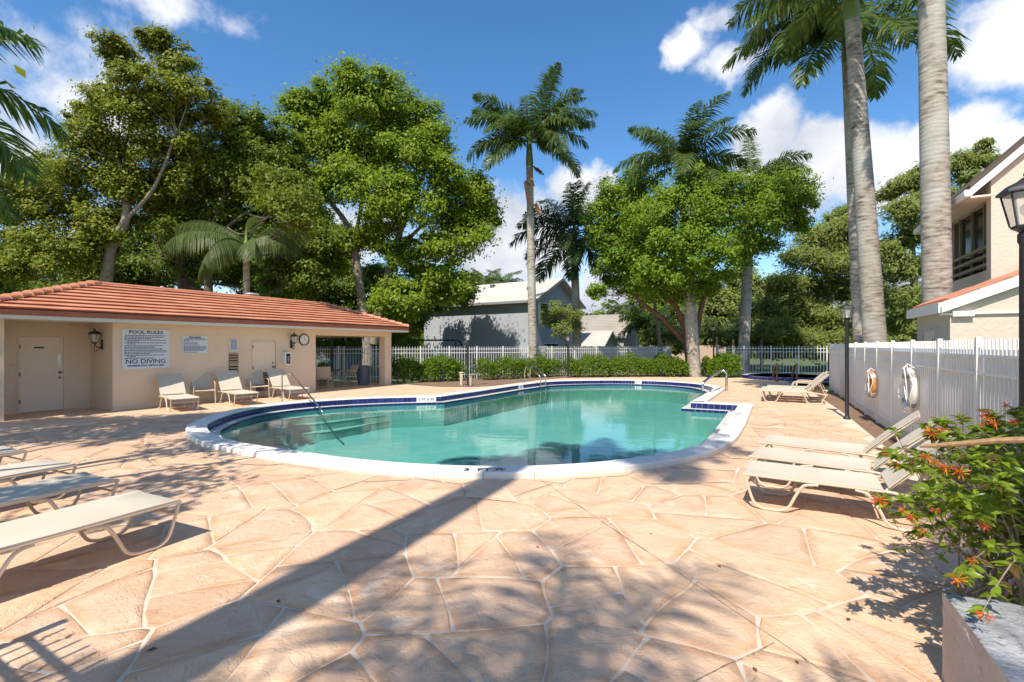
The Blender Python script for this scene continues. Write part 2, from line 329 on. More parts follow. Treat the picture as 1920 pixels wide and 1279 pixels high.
def stone_mat():
    m = bpy.data.materials.new('stamped_stone'); m.use_nodes = True; t = m.node_tree; ns = t.nodes; ls = t.links; b = ns['Principled BSDF']; b.inputs['Roughness'].default_value = .62; b.inputs['Specular IOR Level'].default_value = .3
    g = ns.new('ShaderNodeNewGeometry'); P = g.outputs['Position']; oi = ns.new('ShaderNodeObjectInfo')
    def noise(sc, det, ro=.5, di=0., off=None):
        n = ns.new('ShaderNodeTexNoise'); n.inputs['Scale'].default_value = sc; n.inputs['Detail'].default_value = det; n.inputs['Roughness'].default_value = ro; n.inputs['Distortion'].default_value = di
        if off is not None:
            v = ns.new('ShaderNodeVectorMath'); v.operation = 'ADD'; ls.new(P, v.inputs[0]); cx = ns.new('ShaderNodeCombineXYZ')
            mu = ns.new('ShaderNodeMath'); mu.operation = 'MULTIPLY'; mu.inputs[1].default_value = off; ls.new(oi.outputs['Random'], mu.inputs[0]); ls.new(mu.outputs[0], cx.inputs[0]); ls.new(mu.outputs[0], cx.inputs[2]); ls.new(cx.outputs[0], v.inputs[1]); ls.new(v.outputs[0], n.inputs[0])
        else: ls.new(P, n.inputs[0])
        return n.outputs[0]
    def rng(s, a, c):
        r = ns.new('ShaderNodeMapRange'); r.interpolation_type = 'SMOOTHSTEP'; r.inputs[1].default_value = a; r.inputs[2].default_value = c; ls.new(s, r.inputs[0]); return r.outputs[0]
    def mix(f, a, c):
        x = ns.new('ShaderNodeMix'); x.data_type = 'RGBA'; ls.new(f, x.inputs[0])
        for i, q in ((6, a), (7, c)):
            if isinstance(q, tuple): x.inputs[i].default_value = (*q, 1)
            else: ls.new(q, x.inputs[i])
        return x.outputs[2]
    c = mix(rng(noise(1.7, 4, .55, .6, 40), .35, .65), (.69, .475, .33), (.62, .395, .255))
    c = mix(rng(oi.outputs['Random'], .1, .95), c, mix(rng(noise(2.6, 5, .6, .4), .35, .7), (.68, .475, .32), (.61, .395, .245)))
    c = mix(rng(noise(2.1, 9, .68, .8, 13), .56, .70), c, (.72, .56, .43))
    c = mix(rng(noise(5.5, 8, .72, .5, 7), .62, .76), c, (.40, .21, .115))
    c = mix(rng(noise(9.0, 9, .75, 1.2), .64, .74), c, (.76, .63, .52))
    ea = ns.new('ShaderNodeAttribute'); ea.attribute_name = 'edge'; em = ns.new('ShaderNodeMath'); em.operation = 'MULTIPLY'; ls.new(ea.outputs['Fac'], em.inputs[0]); ls.new(rng(noise(2.3, 3, .5), .34, .62), em.inputs[1]); em2 = ns.new('ShaderNodeMath'); em2.operation = 'MULTIPLY'; em2.inputs[1].default_value = .6; ls.new(em.outputs[0], em2.inputs[0]); c = mix(em2.outputs[0], c, (.47, .24, .115))
    hv = ns.new('ShaderNodeHueSaturation'); r9 = ns.new('ShaderNodeMapRange'); r9.inputs[3].default_value = .92; r9.inputs[4].default_value = 1.08; ls.new(oi.outputs['Random'], r9.inputs[0]); ls.new(r9.outputs[0], hv.inputs['Value']); ls.new(c, hv.inputs['Color']); c = hv.outputs[0]
    ls.new(c, b.inputs['Base Color'])
    h1 = noise(4.5, 7, .6, 1.6, 25); h2 = noise(46, 5, .6)
    rd = ns.new('ShaderNodeMath'); rd.operation = 'ABSOLUTE'; sb = ns.new('ShaderNodeMath'); sb.operation = 'SUBTRACT'; sb.inputs[1].default_value = .5; ls.new(noise(3.2, 3, .5, 2.2, 31), sb.inputs[0]); ls.new(sb.outputs[0], rd.inputs[0])
    rdc = rng(rd.outputs[0], 0., .035)
    ad = ns.new('ShaderNodeMath'); ad.operation = 'MULTIPLY_ADD'; ls.new(h2, ad.inputs[0]); ad.inputs[1].default_value = .10; ls.new(h1, ad.inputs[2])
    ad2 = ns.new('ShaderNodeMath'); ad2.operation = 'MULTIPLY_ADD'; ls.new(rdc, ad2.inputs[0]); ad2.inputs[1].default_value = .10; ls.new(ad.outputs[0], ad2.inputs[2])
    bp = ns.new('ShaderNodeBump'); bp.inputs['Strength'].default_value = .75; bp.inputs['Distance'].default_value = .03; ls.new(ad2.outputs[0], bp.inputs['Height']); ls.new(bp.outputs[0], b.inputs['Normal'])
    return m
STONE = stone_mat()
DGROUT = pmat('deck_grout', (.70, .57, .45), (.60, .47, .36), 4, .85, .3, 60, space='World', c3=(.34, .26, .2), s3=.64)

# ------------------------------------------------------------------ pool outline (top inner edge of the coping, z = .09)
CT = .09
def cp(px, py): return gp(px, py, CT)
near = [(388, 793.8), (382.7, 802), (391, 811.5), (408.8, 819.8), (431.7, 825.5), (465, 831.5), (506.7, 838.3), (548, 844.3), (611, 853), (673, 861), (740, 867.7), (823, 872.5), (906.7, 874.2), (954.6, 874), (1011, 872.5),
        (1073, 869.2), (1120, 866), (1176, 860.6), (1232.5, 853.2), (1279.5, 844.2), (1304, 837), (1326, 828.3), (1345, 815.6), (1356, 803), (1371, 780), (1385, 758.4)]
seg2 = [(1385, 758.4), (1295, 753.8)]; seg3 = [(1295, 753.8), (1340, 728)]
far_ = [(1340, 728), (1334, 723), (1317, 720), (1289, 716.6), (1240, 714), (1191, 712.2), (1140, 711.9), (1073, 712.9), (1040, 714), (1023, 715.3)]
back = [(1023, 715.3), (969, 721.9), (886, 734.4), (826, 742.7)]
left = [(826, 742.7), (740, 743.9), (673, 746.2), (611, 750), (548, 754.7), (506.7, 759.3), (473, 764.8), (448, 770.6), (423, 777.2), (402.5, 785), (388, 793.8)]
def resamp(P, step):
    out = [P[0]]; acc = 0
    d = [0]
    for a, b in zip(P, P[1:]): d.append(d[-1] + (b - a).length)
    n = max(1, round(d[-1] / step)); j = 0
    res = []
    for k in range(n):
        s = d[-1] * k / n
        while d[j + 1] < s: j += 1
        res.append(P[j].lerp(P[j + 1], (s - d[j]) / max(1e-9, d[j + 1] - d[j])))
    return res
def curve(pix, smooth=True):
    P = [cp(*p) for p in pix]
    if smooth:
        for _ in range(2):
            P = [P[0]] + [(P[i - 1] + P[i] * 2 + P[i + 1]) / 4 for i in range(1, len(P) - 1)] + [P[-1]]
    return resamp(smooth_path(P, 6) if smooth else P, .153)
POOL = curve(near) + curve(seg2, False) + curve(seg3, False) + curve(far_) + curve(back, False) + curve(left)
POOL = [Vector((p.x, p.y)) for p in POOL]; NP = len(POOL)
if sum(a.x * b.y - b.x * a.y for a, b in zip(POOL, POOL[1:] + POOL[:1])) < 0: POOL.reverse()
def offset(P, d):                        # +d outward for a counter-clockwise outline
    out = []; n = len(P)
    for i in range(n):
        a, b, c = P[i - 1], P[i], P[(i + 1) % n]
        e1 = (b - a).normalized(); e2 = (c - b).normalized(); n1 = Vector((e1.y, -e1.x)); n2 = Vector((e2.y, -e2.x))
        m = n1 + n2
        m = m / max(.35, m.length_squared / 2) if m.length > 1e-6 else n1
        out.append(b + m * d)
    return out
P_OUT = offset(POOL, .355); P_LED = offset(POOL, -.235)
def inside(p, poly):
    c = False; n = len(poly); j = n - 1
    for i in range(n):
        a, b = poly[i], poly[j]
        if (a[1] > p[1]) != (b[1] > p[1]) and p[0] < (b[0] - a[0]) * (p[1] - a[1]) / (b[1] - a[1]) + a[0]: c = not c
        j = i
    return c
def cut_poly(cell, hole):                # triangles of cell outside hole
    vs = [Vector((p[0], p[1])) for p in cell] + [Vector((p[0], p[1])) for p in hole]
    n = len(cell); m = len(hole)
    r = delaunay_2d_cdt(vs, [], [list(range(n)), list(range(n, n + m))], 1, 1e-5)
    V, Fc, FO = r[0], r[2], r[5]
    keep = [f for f, o in zip(Fc, FO) if 0 in o and 1 not in o]
    return V, keep

# ------------------------------------------------------------------ ground, deck, lawn
U = Vector((.51, .86)); UN = Vector((.86, -.51))     # the direction that the pool house, pool and fence share, and the one square to it
FEN0 = Vector((12.5, 19.0)); FU = Vector((-.46, -.888))   # right-hand fence: far end, heading to the camera
def fen(t): return FEN0 + FU * t
BF0, BF1 = Vector((-6.2, 24.6)), Vector((10.5, 32.0))     # back fence
V, Fk = cut_poly([Vector(p) for p in ((-400, -400), (400, -400), (400, 400), (-400, 400))], P_OUT)
g = MB(); g.add([(v.x, v.y, -.22) for v in V], Fk)
tag(g.obj('ground', LAWN), 'level grassy ground stretching away beyond the pool fences', kind='structure')
FSH = Vector((-.888, .46)) * .5                            # deck stops half a metre short of the fence
DECK = [Vector((-24, -8)), Vector((9, -8)), Vector((9, .6)), fen(18.2) + FSH, fen(8) + FSH, fen(0) + FSH * 1.5, Vector((14.5, 26.9)), Vector((11.8, 26.6)), Vector((7.0, 27.0)), Vector((2.8, 25.9)), Vector((1.3, 24.4)), Vector((-.7, 21.0)), Vector((-1.6, 20.2)), Vector((-3.0, 20.35)), Vector((-4.6, 21.6)), Vector((-9.6, 24.6)), Vector((-24, 2))]
V, Fk = cut_poly(DECK, P_OUT)
dk = MB(); dk.add([(v.x, v.y, 0) for v in V], Fk)
for a, b in zip(DECK, DECK[1:] + DECK[:1]): dk.add([(a.x, a.y, 0), (b.x, b.y, 0), (b.x, b.y, -.3), (a.x, a.y, -.3)], [(0, 3, 2, 1)])
deck = dk.obj('pool_deck', DGROUT); tag(deck, 'peach stamped flagstone deck round the swimming pool', kind='structure')
me = deck.data; bm = bmesh.new(); bm.from_mesh(me); bmesh.ops.recalc_face_normals(bm, faces=bm.faces); bm.to_mesh(me); bm.free()

# flagstones: clipped Voronoi cells, pulled apart for the pale joints
def seen(p, m=1.1):
    return p.y > 1.9 and abs(p.x) < 1.0 * p.y * 1.06 + m + .3
seeds = []
grid = {}
RADS = {}
for tries in range(5200):
    p = Vector((rnd.uniform(-20, 16), rnd.uniform(.9, 28.2))); r_ = rnd.choice((.06, .12, .2, .26))
    k = (int(p.x // 1), int(p.y // 1))
    if all((q - p).length >= .46 + r_ * .7 + RADS[q.freeze()] * .7 for i in (-1, 0, 1) for j in (-1, 0, 1) for q in grid.get((k[0] + i, k[1] + j), ())):
        p.freeze(); grid.setdefault(k, []).append(p); seeds.append(p); RADS[p] = r_
def voronoi(p):
    cell = [p + Vector(d) for d in ((-2, -2), (2, -2), (2, 2), (-2, 2))]
    k = (int(p.x // 1), int(p.y // 1))
    for i in range(-4, 5):
        for j in range(-4, 5):
            for q in grid.get((k[0] + i, k[1] + j), ()):
                if q is p: continue
                L_ = (q - p).length; d = (q - p) / L_; mid = p + d * ((L_ * L_ + RADS[p] ** 2 - RADS[q] ** 2) / (2 * L_)); out = []
                for a, b in zip(cell, cell[1:] + cell[:1]):
                    sa, sb = (a - mid).dot(d), (b - mid).dot(d)
                    if sa <= 0: out.append(a)
                    if (sa < 0) != (sb < 0): out.append(a.lerp(b, sa / (sa - sb)))
                cell = out
                if len(cell) < 3: return cell
    return cell
JOINTS = [(gp(1012, 900), gp(1600, 1300)), (gp(1452, 1208), gp(1180, 1340))]
def wob(p): return Vector((math.sin(p.y * 5.1 + p.x * 2.3) + math.sin(p.x * 9.7 - p.y * 3.1) * .5, math.sin(p.x * 4.7 - p.y * 2.9) + math.sin(p.y * 8.9 + p.x * 4.1) * .5)) * .014 + Vector((math.sin(p.y * 2.9 + 1.3 * math.sin(p.x * 2.1)), math.sin(p.x * 2.6 + 1.5 * math.sin(p.y * 1.9)))) * .035
deck_hull = DECK
stones = []
def parea(c): return sum(a.x * b.y - b.x * a.y for a, b in zip(c, c[1:] + c[:1])) / 2
def split(c):
    """cut a convex cell in two across its long side, at a slant, so that joints meet in Ts"""
    g_ = sum(c, Vector((0, 0))) / len(c); far = max(c, key=lambda q: (q - g_).length); ax = (far - g_).normalized()
    a = rnd.gauss(0, .45); d = Vector((ax.x * math.cos(a) - ax.y * math.sin(a), ax.x * math.sin(a) + ax.y * math.cos(a))); m = g_ + ax * rnd.uniform(-.22, .22) * (far - g_).length
    L_, R_ = [], []
    for p, q in zip(c, c[1:] + c[:1]):
        sp_, sq = (p - m).dot(d), (q - m).dot(d)
        (L_ if sp_ <= 0 else R_).append(p)
        if (sp_ < 0) != (sq < 0): x = p.lerp(q, sp_ / (sp_ - sq)); L_.append(x); R_.append(x)
    return [k for k in (L_, R_) if len(k) > 2]
cells = []
for p in seeds:
    if not seen(p, 1.8): continue
    todo = [voronoi(p)]
    while todo:
        c = todo.pop()
        if len(c) < 3: continue
        ar = parea(c)
        if ar > .62 or (ar > .34 and rnd.random() < .5): todo += split(c)
        else: cells.append((sum(c, Vector((0, 0))) / len(c), c))
for p, c in cells:
    if not seen(p) or not inside(p, deck_hull): continue
    area = parea(c)
    if area < .03: continue
    if all(inside(q, POOL) for q in c): continue
    # merge short edges, wobble along the shared (world) field so that neighbours match
    pts = []
    for a, b in zip(c, c[1:] + c[:1]):
        L = (b - a).length
        if L < .05: pts.append(a); continue
        n = max(1, int(L / .16))
        pts += [a.lerp(b, k / n) for k in range(n)]
    pts = [q + wob(q) for q in pts]
    # round corners once, then inset
    pts = [(pts[i - 1] + pts[i] * 14 + pts[(i + 1) % len(pts)]) / 16 for i in range(len(pts))]
    if not all(inside(q, deck_hull) for q in pts):
        pts = [q if inside(q, deck_hull) else q.lerp(p, .5) for q in pts]
        if not all(inside(q, deck_hull) for q in pts): continue
    stones.append((p, pts))
stones.sort(key=lambda s: s[0].length)
hole = offset(POOL, .36)
rest = MB(); nst = 0
for p, pts in stones:
    a = offset(pts, -.006); b = offset(pts, -.014)
    if any(not inside(q, pts) for q in b): b = [q.lerp(p, .05) for q in a]
    hit = [inside(q, hole) for q in pts]
    if all(hit): continue
    edge = None; mb = MB(); n = len(a); ht = .006 + rnd.random() * .003
    if any(hit):
        try: V, Fk = cut_poly(a, hole)
        except Exception: continue
        mb.add([(v.x, v.y, ht) for v in V], Fk)
        if not Fk: continue
    else:
        c_ = [q.lerp(p, min(.5, .085 / max(.05, (q - p).length))) for q in b]
        mb.add([(q.x, q.y, .001) for q in a] + [(q.x, q.y, ht) for q in b] + [(q.x, q.y, ht + .0008) for q in c_], [(i, (i + 1) % n, n + (i + 1) % n, n + i) for i in range(n)] + [(n + i, n + (i + 1) % n, 2 * n + (i + 1) % n, 2 * n + i) for i in range(n)] + [tuple(range(2 * n, 3 * n))])
        edge = [1.] * (2 * n) + [0.] * n
    if nst < 296:
        o = mb.obj('flagstone', STONE, deck); nst += 1
        me = o.data; bm = bmesh.new(); bm.from_mesh(me); bmesh.ops.recalc_face_normals(bm, faces=bm.faces)
        if sum(f.normal.z for f in bm.faces) < 0: bmesh.ops.reverse_faces(bm, faces=bm.faces)
        bm.to_mesh(me); bm.free()
        if edge and len(me.vertices) == len(edge): at = me.attributes.new('edge', 'FLOAT', 'POINT'); at.data.foreach_set('value', np.array(edge, dtype=np.float32))
    else: rest.add(mb.v, mb.f)
if rest.v: tag(rest.obj('flagstones_beyond', STONE, deck), kind='stuff')
jm = MB()
for a, b in JOINTS:
    a = Vector(a); b = Vector(b); n = 60; d = (b - a); d.z = 0; s = Vector((-d.y, d.x, 0)).normalized()
    pl = [a.lerp(b, k / n) + s * (rnd.uniform(-1, 1) * .0012 + .003 * math.sin(k * .2)) for k in range(n + 1)]
    w = [.0018 + .0030 * rnd.random() ** 2 for _ in pl]
    jm.add([(*(q - s * ww).xy, .0125) for q, ww in zip(pl, w)] + [(*(q + s * ww).xy, .0125) for q, ww in zip(pl, w)], [(i, i + 1, n + 2 + i, n + 1 + i) for i in range(n)])
jm.obj('control_joint', pmat('joint_dark', (.10, .075, .055), (.42, .32, .24), 6, .9, space='World'), deck)
# mulch bed along the back and dirt strip along the right fence
mp = [Vector((-4.4, 21.7)), Vector((-3.0, 20.35)), Vector((-1.6, 20.2)), Vector((-.7, 21.0)), Vector((1.3, 24.4)), Vector((2.8, 25.9)), Vector((7.0, 27.0)), Vector((11.7, 26.7)), Vector((11.7, 33)), Vector((-4.4, 24.5))]
mb = MB(); mb.prism(mp, -.2, .02)
tag(mb.obj('mulch_bed', MULCH), 'brown mulch planting bed under the hedges', kind='structure')
mb = MB(); a, b = fen(20) + FSH, fen(0) + FSH * 1.6; c, d = fen(0) - FSH * .4, fen(20) - FSH * .4
mb.add([(a.x, a.y, -.12), (b.x, b.y, -.012), (c.x, c.y, -.012), (d.x, d.y, -.12)], [(0, 1, 2, 3)])
tag(mb.obj('dirt_strip', MULCH), 'narrow dirt strip between deck edge and white fence', kind='structure')

# ------------------------------------------------------------------ the pool
pool = thing('swimming_pool', 'free form swimming pool with white coping and blue waterline tiles', 'swimming pool', (0, 0, 0))
def up_(o):
    bm = bmesh.new(); bm.from_mesh(o.data)
    for f in bm.faces:
        f.normal_update()
        if f.normal.z < 0: f.normal_flip()
    bm.to_mesh(o.data); bm.free(); return o
def strip(A, za, B, zb, name, mat, parent, rev=False):
    n = len(A); mb = MB(); mb.add([(p.x, p.y, za) for p in A] + [(p.x, p.y, zb) for p in B], [((i, (i + 1) % n, n + (i + 1) % n, n + i) if not rev else (i, n + i, n + (i + 1) % n, (i + 1) % n)) for i in range(n)])
    return mb
ZL, ZW, ZF = -.085, -.135, -.86
sh = strip(POOL, .06, POOL, ZL, '', None, None, True); w2 = strip(POOL, ZL, P_LED, ZL, '', None, None, True); w3 = strip(P_LED, ZL, P_LED, ZF, '', None, None, True)
sh.obj('tile_backing', GROUT, pool); 
w2.obj('ledge', LEDGE, pool)
PLAST = pmat('pool_plaster', (.18, .46, .44), (.23, .52, .49), 1.2, .8, .2, 30, space='World', c3=(.15, .41, .39), s3=.6)
w3.obj('basin_wall', PLAST, pool)
vs = [Vector((p.x, p.y)) for p in P_LED]; r = delaunay_2d_cdt(vs, [], [list(range(len(vs)))], 1, 1e-5)
mb = MB(); mb.add([(v.x, v.y, ZF) for v in r[0]], r[2]); up_(mb.obj('basin_floor', PLAST, pool))
mbw = MB(); mbw.add([(v.x, v.y, ZW) for v in r[0]], r[2])
wm = bpy.data.materials.new('pool_water'); wm.use_nodes = True; t = wm.node_tree; ns = t.nodes; ls = t.links; ns.remove(ns['Principled BSDF'])
tb = ns.new('ShaderNodeBsdfTransparent'); tb.inputs[0].default_value = (.75, .94, .92, 1); gl = ns.new('ShaderNodeBsdfGlossy'); gl.inputs['Roughness'].default_value = .02
fr = ns.new('ShaderNodeFresnel'); fr.inputs[0].default_value = 1.33; mxs = ns.new('ShaderNodeMixShader')
gg = ns.new('ShaderNodeNewGeometry'); mpg = ns.new('ShaderNodeMapping'); mpg.inputs['Scale'].default_value = (1, 1.6, 1); ls.new(gg.outputs['Position'], mpg.inputs[0])
nn = ns.new('ShaderNodeTexNoise'); nn.inputs['Scale'].default_value = 3.0; nn.inputs['Detail'].default_value = 3; ls.new(mpg.outputs[0], nn.inputs[0])
bp = ns.new('ShaderNodeBump'); bp.inputs['Strength'].default_value = .10; bp.inputs['Distance'].default_value = .03; ls.new(nn.outputs[0], bp.inputs['Height'])
ls.new(bp.outputs[0], gl.inputs['Normal']); ls.new(bp.outputs[0], fr.inputs['Normal']); ls.new(fr.outputs[0], mxs.inputs[0]); ls.new(tb.outputs[0], mxs.inputs[1]); ls.new(gl.outputs[0], mxs.inputs[2]); ls.new(mxs.outputs[0], ns['Material Output'].inputs[0])
tag(up_(mbw.obj('pool_water', wm)), 'still turquoise water filling the swimming pool', kind='structure')
# coping stones
per = [0]
for i in range(NP): per.append(per[-1] + (POOL[(i + 1) % NP] - POOL[i]).length)
i = 0
brk = [0]
while i < NP:
    a = i
    while i < NP and per[i] - per[a] < .60: i += 1
    if NP - i < 3: i = NP
    brk.append(i)
for a, b in zip(brk, brk[1:]):
    ii = [k % NP for k in range(a, b + 1)]; n = len(ii); g_ = .0028
    def pick(P, k, e):
        q = P[ii[k]]
        if k == 0: q = q.lerp(P[ii[1]], .022)
        if k == n - 1: q = q.lerp(P[ii[n - 2]], .022)
        return q
    dz = rnd.uniform(-.003, .003); rows = [(POOL, .055), (offset(POOL, -.008), .07), (offset(POOL, 0.0), CT - .002), (offset(POOL, .012), CT), (offset(POOL, .34), CT), (P_OUT, CT - .014), (P_OUT, -.02)]
    mb = MB(); vs = []
    for P, z in rows: vs += [(*pick(P, k, 0), z + (dz if z > .05 else 0)) for k in range(n)]
    fs = []
    for q in range(len(rows) - 1):
        for k in range(n - 1): fs.append((q * n + k, (q + 1) * n + k, (q + 1) * n + k + 1, q * n + k + 1))
    m = len(rows); fs.append(tuple(q * n for q in range(m))[::-1]); fs.append(tuple(q * n + n - 1 for q in range(m)))
    mb.add(vs, fs); mb.obj('coping_stone', COPING, pool)
# joint filler below the coping stones, so that gaps read as dark lines
strip(offset(POOL, .03), .05, offset(POOL, .335), .05, '', None, None).obj('coping_bed', pmat('coping_mortar', (.14, .12, .10), None, rough=.9), pool)
# waterline tiles on the walls that face the camera
tile_me = MB().box((0, 0, 0), (.1475, .012, .142), None, .004).mesh('tile', BLUET)
trim_me = MB().box((0, 0, 0), (.1475, .010, .036), None, .003).mesh('trim_tile', BLUET)
nt_ = 0; tail = []
MARKS = []
for i in range(NP):
    a, b = POOL[i], POOL[(i + 1) % NP]; e = b - a; inn = Vector((-e.y, e.x)).normalized(); c = (a + b) / 2
    vis = (-c).dot(inn) > 0
    if vis and nt_ < 290:
        nt_ += 1; p = c + inn * .004
        link('waterline_tile', tile_me, pool, (p.x, p.y, -.012), (0, 0, math.atan2(e.y, e.x)), (e.length / .1535, 1, 1))
tr = MB(); LN = len(P_LED)
for i in range(LN):
    a, b = P_LED[i], P_LED[(i + 1) % LN]; e = b - a
    if e.length < .03: continue
    inn = Vector((-e.y, e.x)).normalized(); c = (a + b) / 2 + inn * .004
    M = Matrix.Rotation(math.atan2(e.y, e.x), 3, 'Z'); tr.box((c.x, c.y, ZL - .032), (e.length * .96, .010, .06), M)
o = tr.obj('trim_tiles', BLUET, pool); tag(o, kind='stuff')
# steps under water along the far left side
LS = resamp([Vector((*p.xy, 0)) for p in [cp(*q) for q in left[1:9]]], .2); LS = [Vector((p.x, p.y)) for p in LS]
stp = offset(LS + [LS[-1] + (LS[-1] - LS[-2])], 1.0)
e0 = [(LS[min(i + 1, len(LS) - 1)] - LS[max(i - 1, 0)]).normalized() for i in range(len(LS))]; nin = [Vector((-e.y, e.x)) for e in e0]
STEPM = pmat('step_plaster', (.30, .54, .50), (.36, .58, .54), 2, .8, space='World')
if inside(LS[3] + nin[3] * .6, POOL) is False: nin = [-q for q in nin]
for k, (w0, w1, z) in enumerate(((.20, .62, -.28), (.62, 1.02, -.46), (1.02, 1.42, -.64))):
    m = len(LS); fade = [math.sin(math.pi * (i + .3) / (m - .4)) ** 1.1 for i in range(m)]
    A = [p + q * .2 for p, q, f in zip(LS, nin, fade)]; B = [p + q * (.2 + (w1 - .2) * f) for p, q, f in zip(LS, nin, fade)]
    mb = MB(); mb.add([(p.x, p.y, z) for p in A] + [(p.x, p.y, z) for p in B] + [(p.x, p.y, ZF + .001) for p in B], [(i, i + 1, m + i + 1, m + i) for i in range(m - 1)] + [(m + i, m + i + 1, 2 * m + i + 1, 2 * m + i) for i in range(m - 1)])
    mb.obj('pool_step', STEPM, pool)
    ed = MB(); ed.tube([(p.x, p.y, z + .004) for p in B], .012, 5); ed.obj('step_edge', pmat('step_edge_dark', (.16, .36, .35), None, rough=.7), pool)

def text(name, body, size, mat, parent, loc, rot, align='CENTER', sx=1.0, off=0.0, bold=0.0):
    c = bpy.data.curves.new(name, 'FONT'); c.body = body; c.size = size; c.align_x = align; c.align_y = 'CENTER'; c.extrude = .0008; c.offset = bold
    c.materials.append(mat); c.resolution_u = 3; tmp = bpy.data.objects.new('tmp', c); me = bpy.data.meshes.new_from_object(tmp); bpy.data.objects.remove(tmp)
    me.name = name
    if not me.materials: me.materials.append(mat)
    o = link(name, me, parent, loc, rot); o.scale = (sx, 1, 1); return o
INKB = pmat('marker_ink', (.02, .02, .022), None, rough=.6)
def wall_marker(px, py, txt, w, h, size, lab):
    """white marker tiles set in the waterline band nearest to a photo pixel"""
    q = min(range(NP), key=lambda i: abs((POOL[i].x / POOL[i].y) * F + CX - px) + (0 if POOL[i].y > 9 and (-POOL[i]).dot(Vector((-(POOL[(i + 1) % NP] - POOL[i]).y, (POOL[(i + 1) % NP] - POOL[i]).x))) > 0 else 999))
    e = POOL[(q + 1) % NP] - POOL[q]; inn = Vector((-e.y, e.x)).normalized(); p = POOL[q] + inn * .014
    ang = math.atan2(-inn.x * -1, inn.y * -1) if False else math.atan2(e.y, e.x) + math.pi
    r = thing('depth_marker', lab, 'pool depth marker', (p.x, p.y, -.01), ang, 'depth markers of the pool')
    mb = MB(); mb.box((0, 0, 0), (w, .010, h), None, .003); mb.obj('plate', WHITE, r)
    if txt: text('lettering', txt, size, INKB, r, (0, -.007, 0), (R(90), 0, 0), sx=.95, bold=.002)
    return r
wall_marker(795, 747, '3 FT 6 IN', .62, .150, .135, 'white 3 FT 6 IN depth marker in the blue tile band at the bend')
wall_marker(1197, 716, '6 FT', .32, .145, .12, 'small white depth marker in the far blue tile band before the hedge')
wall_marker(976, 722, '5 FT', .36, .145, .12, 'faint depth marker in the shaded tile band beside the ladder')
def top_marker(px, py, txt, lab, symbol=True, s=.15, ang=0):
    p = gp(px, py, CT + .004)
    r = thing('coping_marker', lab, 'pool depth marker', p, ang, 'depth markers of the pool')
    mb = MB(); mb.box((.19 if symbol else 0, 0, .001), (.19, .19, .004)); 
    if symbol:
        mb.obj('plate', pmat('marker_plate', (.62, .58, .57), None, rough=.5), r)
        rg = MB(); rg.tube([(.19 + .072 * math.cos(a), .072 * math.sin(a), .004) for a in [k * math.pi / 12 for k in range(24)]], .007, 5, closed=True)
        rg.tube([(.14, .05, .004), (.24, -.05, .004)], .006, 5); rg.obj('prohibition_ring', pmat('marker_red', (.42, .22, .22), None, rough=.6), r)
        fg = MB(); fg.tube([(.15, -.02, .005), (.19, .015, .005), (.235, -.01, .005)], .010, 5); fg.obj('diver_symbol', INKB, r)
    text('lettering', txt, s, INKB, r, (-.10, 0, .002), (0, 0, 0), bold=.004)
    return r
top_marker(909, 880.8, '3  FT', 'black 3 FT lettering with no diving sign on the front coping', True, .17)
top_marker(1383, 777, '4', 'depth marker on the wide coping at the inner corner right', True, .13, R(60))
top_marker(1331, 734, '6', 'worn depth marker on coping beneath the right handrail', True, .13, R(60))

# handrails
def rail_tube(name, lab, paths, r=.021, mat=STEEL, cat='handrail', loc=None, feet=()):
    L = Vector(loc) if loc is not None else Vector(paths[0][0]); root = thing(name, lab, cat, L)
    for p in paths:
        mb = MB(); mb.tube([Vector(q) - L for q in smooth_path(p, 5)], r, 10); mb.obj('rail', mat, root)
    for f in feet:
        mb = MB(); mb.lathe([(.055, 0), (.055, .012), (.03, .025)], 14, Vector(f) - L); mb.obj('escutcheon', mat, root)
    return root
Hb = gp(529, 757, 0); Ht = pt(529, 706, Hb.y)
e1 = pt(603, 769, 12.0)
rail_tube('step_handrail', 'bent steel handrail reaching down into the shallow end steps', [[Hb, Hb + Vector((0, 0, .5)), Ht, Ht + Vector((.06, -.03, .05)), pt(543, 701, Hb.y - .12), pt(549, 704, Hb.y - .2), pt(575, 735, 12.75), pt(597, 761, 12.2), pt(604, 771, 12.0), pt(603.5, 776, 12.0), pt(603, 783, 12.0)]], .022, feet=[Hb])
B0, B1 = gp(984, 717.5, 0), gp(994, 717, 0)
lad = rail_tube('pool_ladder', 'twin steel ladder rails at the far pool edge by the hedge', [
    [gp(983.5, 718.5), pt(983.5, 700, gp(983.5, 718.5).y), pt(986, 689, 22), pt(992, 688.5, 21.8), pt(1002, 696, 21.2), pt(1012, 705.5, 20.9), pt(1013.5, 712, 20.9), pt(1013.5, 726, 20.9)],
    [gp(993.5, 716), pt(993.5, 700, gp(993.5, 716).y), pt(996, 688.5, 23), pt(1002, 688, 22.8), pt(1012, 695, 22.2), pt(1021.5, 704, 21.9), pt(1023, 711, 21.9), pt(1023, 726, 21.9)]], .024, cat='ladder')
rb = gp(1362, 733, 0)
rail_tube('pool_handrail', 'stainless grab rail curving over the right side coping', [[rb, pt(1362, 712, rb.y), pt(1362, 700, rb.y), pt(1358, 695.5, rb.y), pt(1351, 695.5, rb.y - .1), pt(1338, 703, 17.3), pt(1322, 715, 16.9), pt(1318, 720, 16.8), pt(1317.5, 733, 16.8)]], .045, feet=[rb])

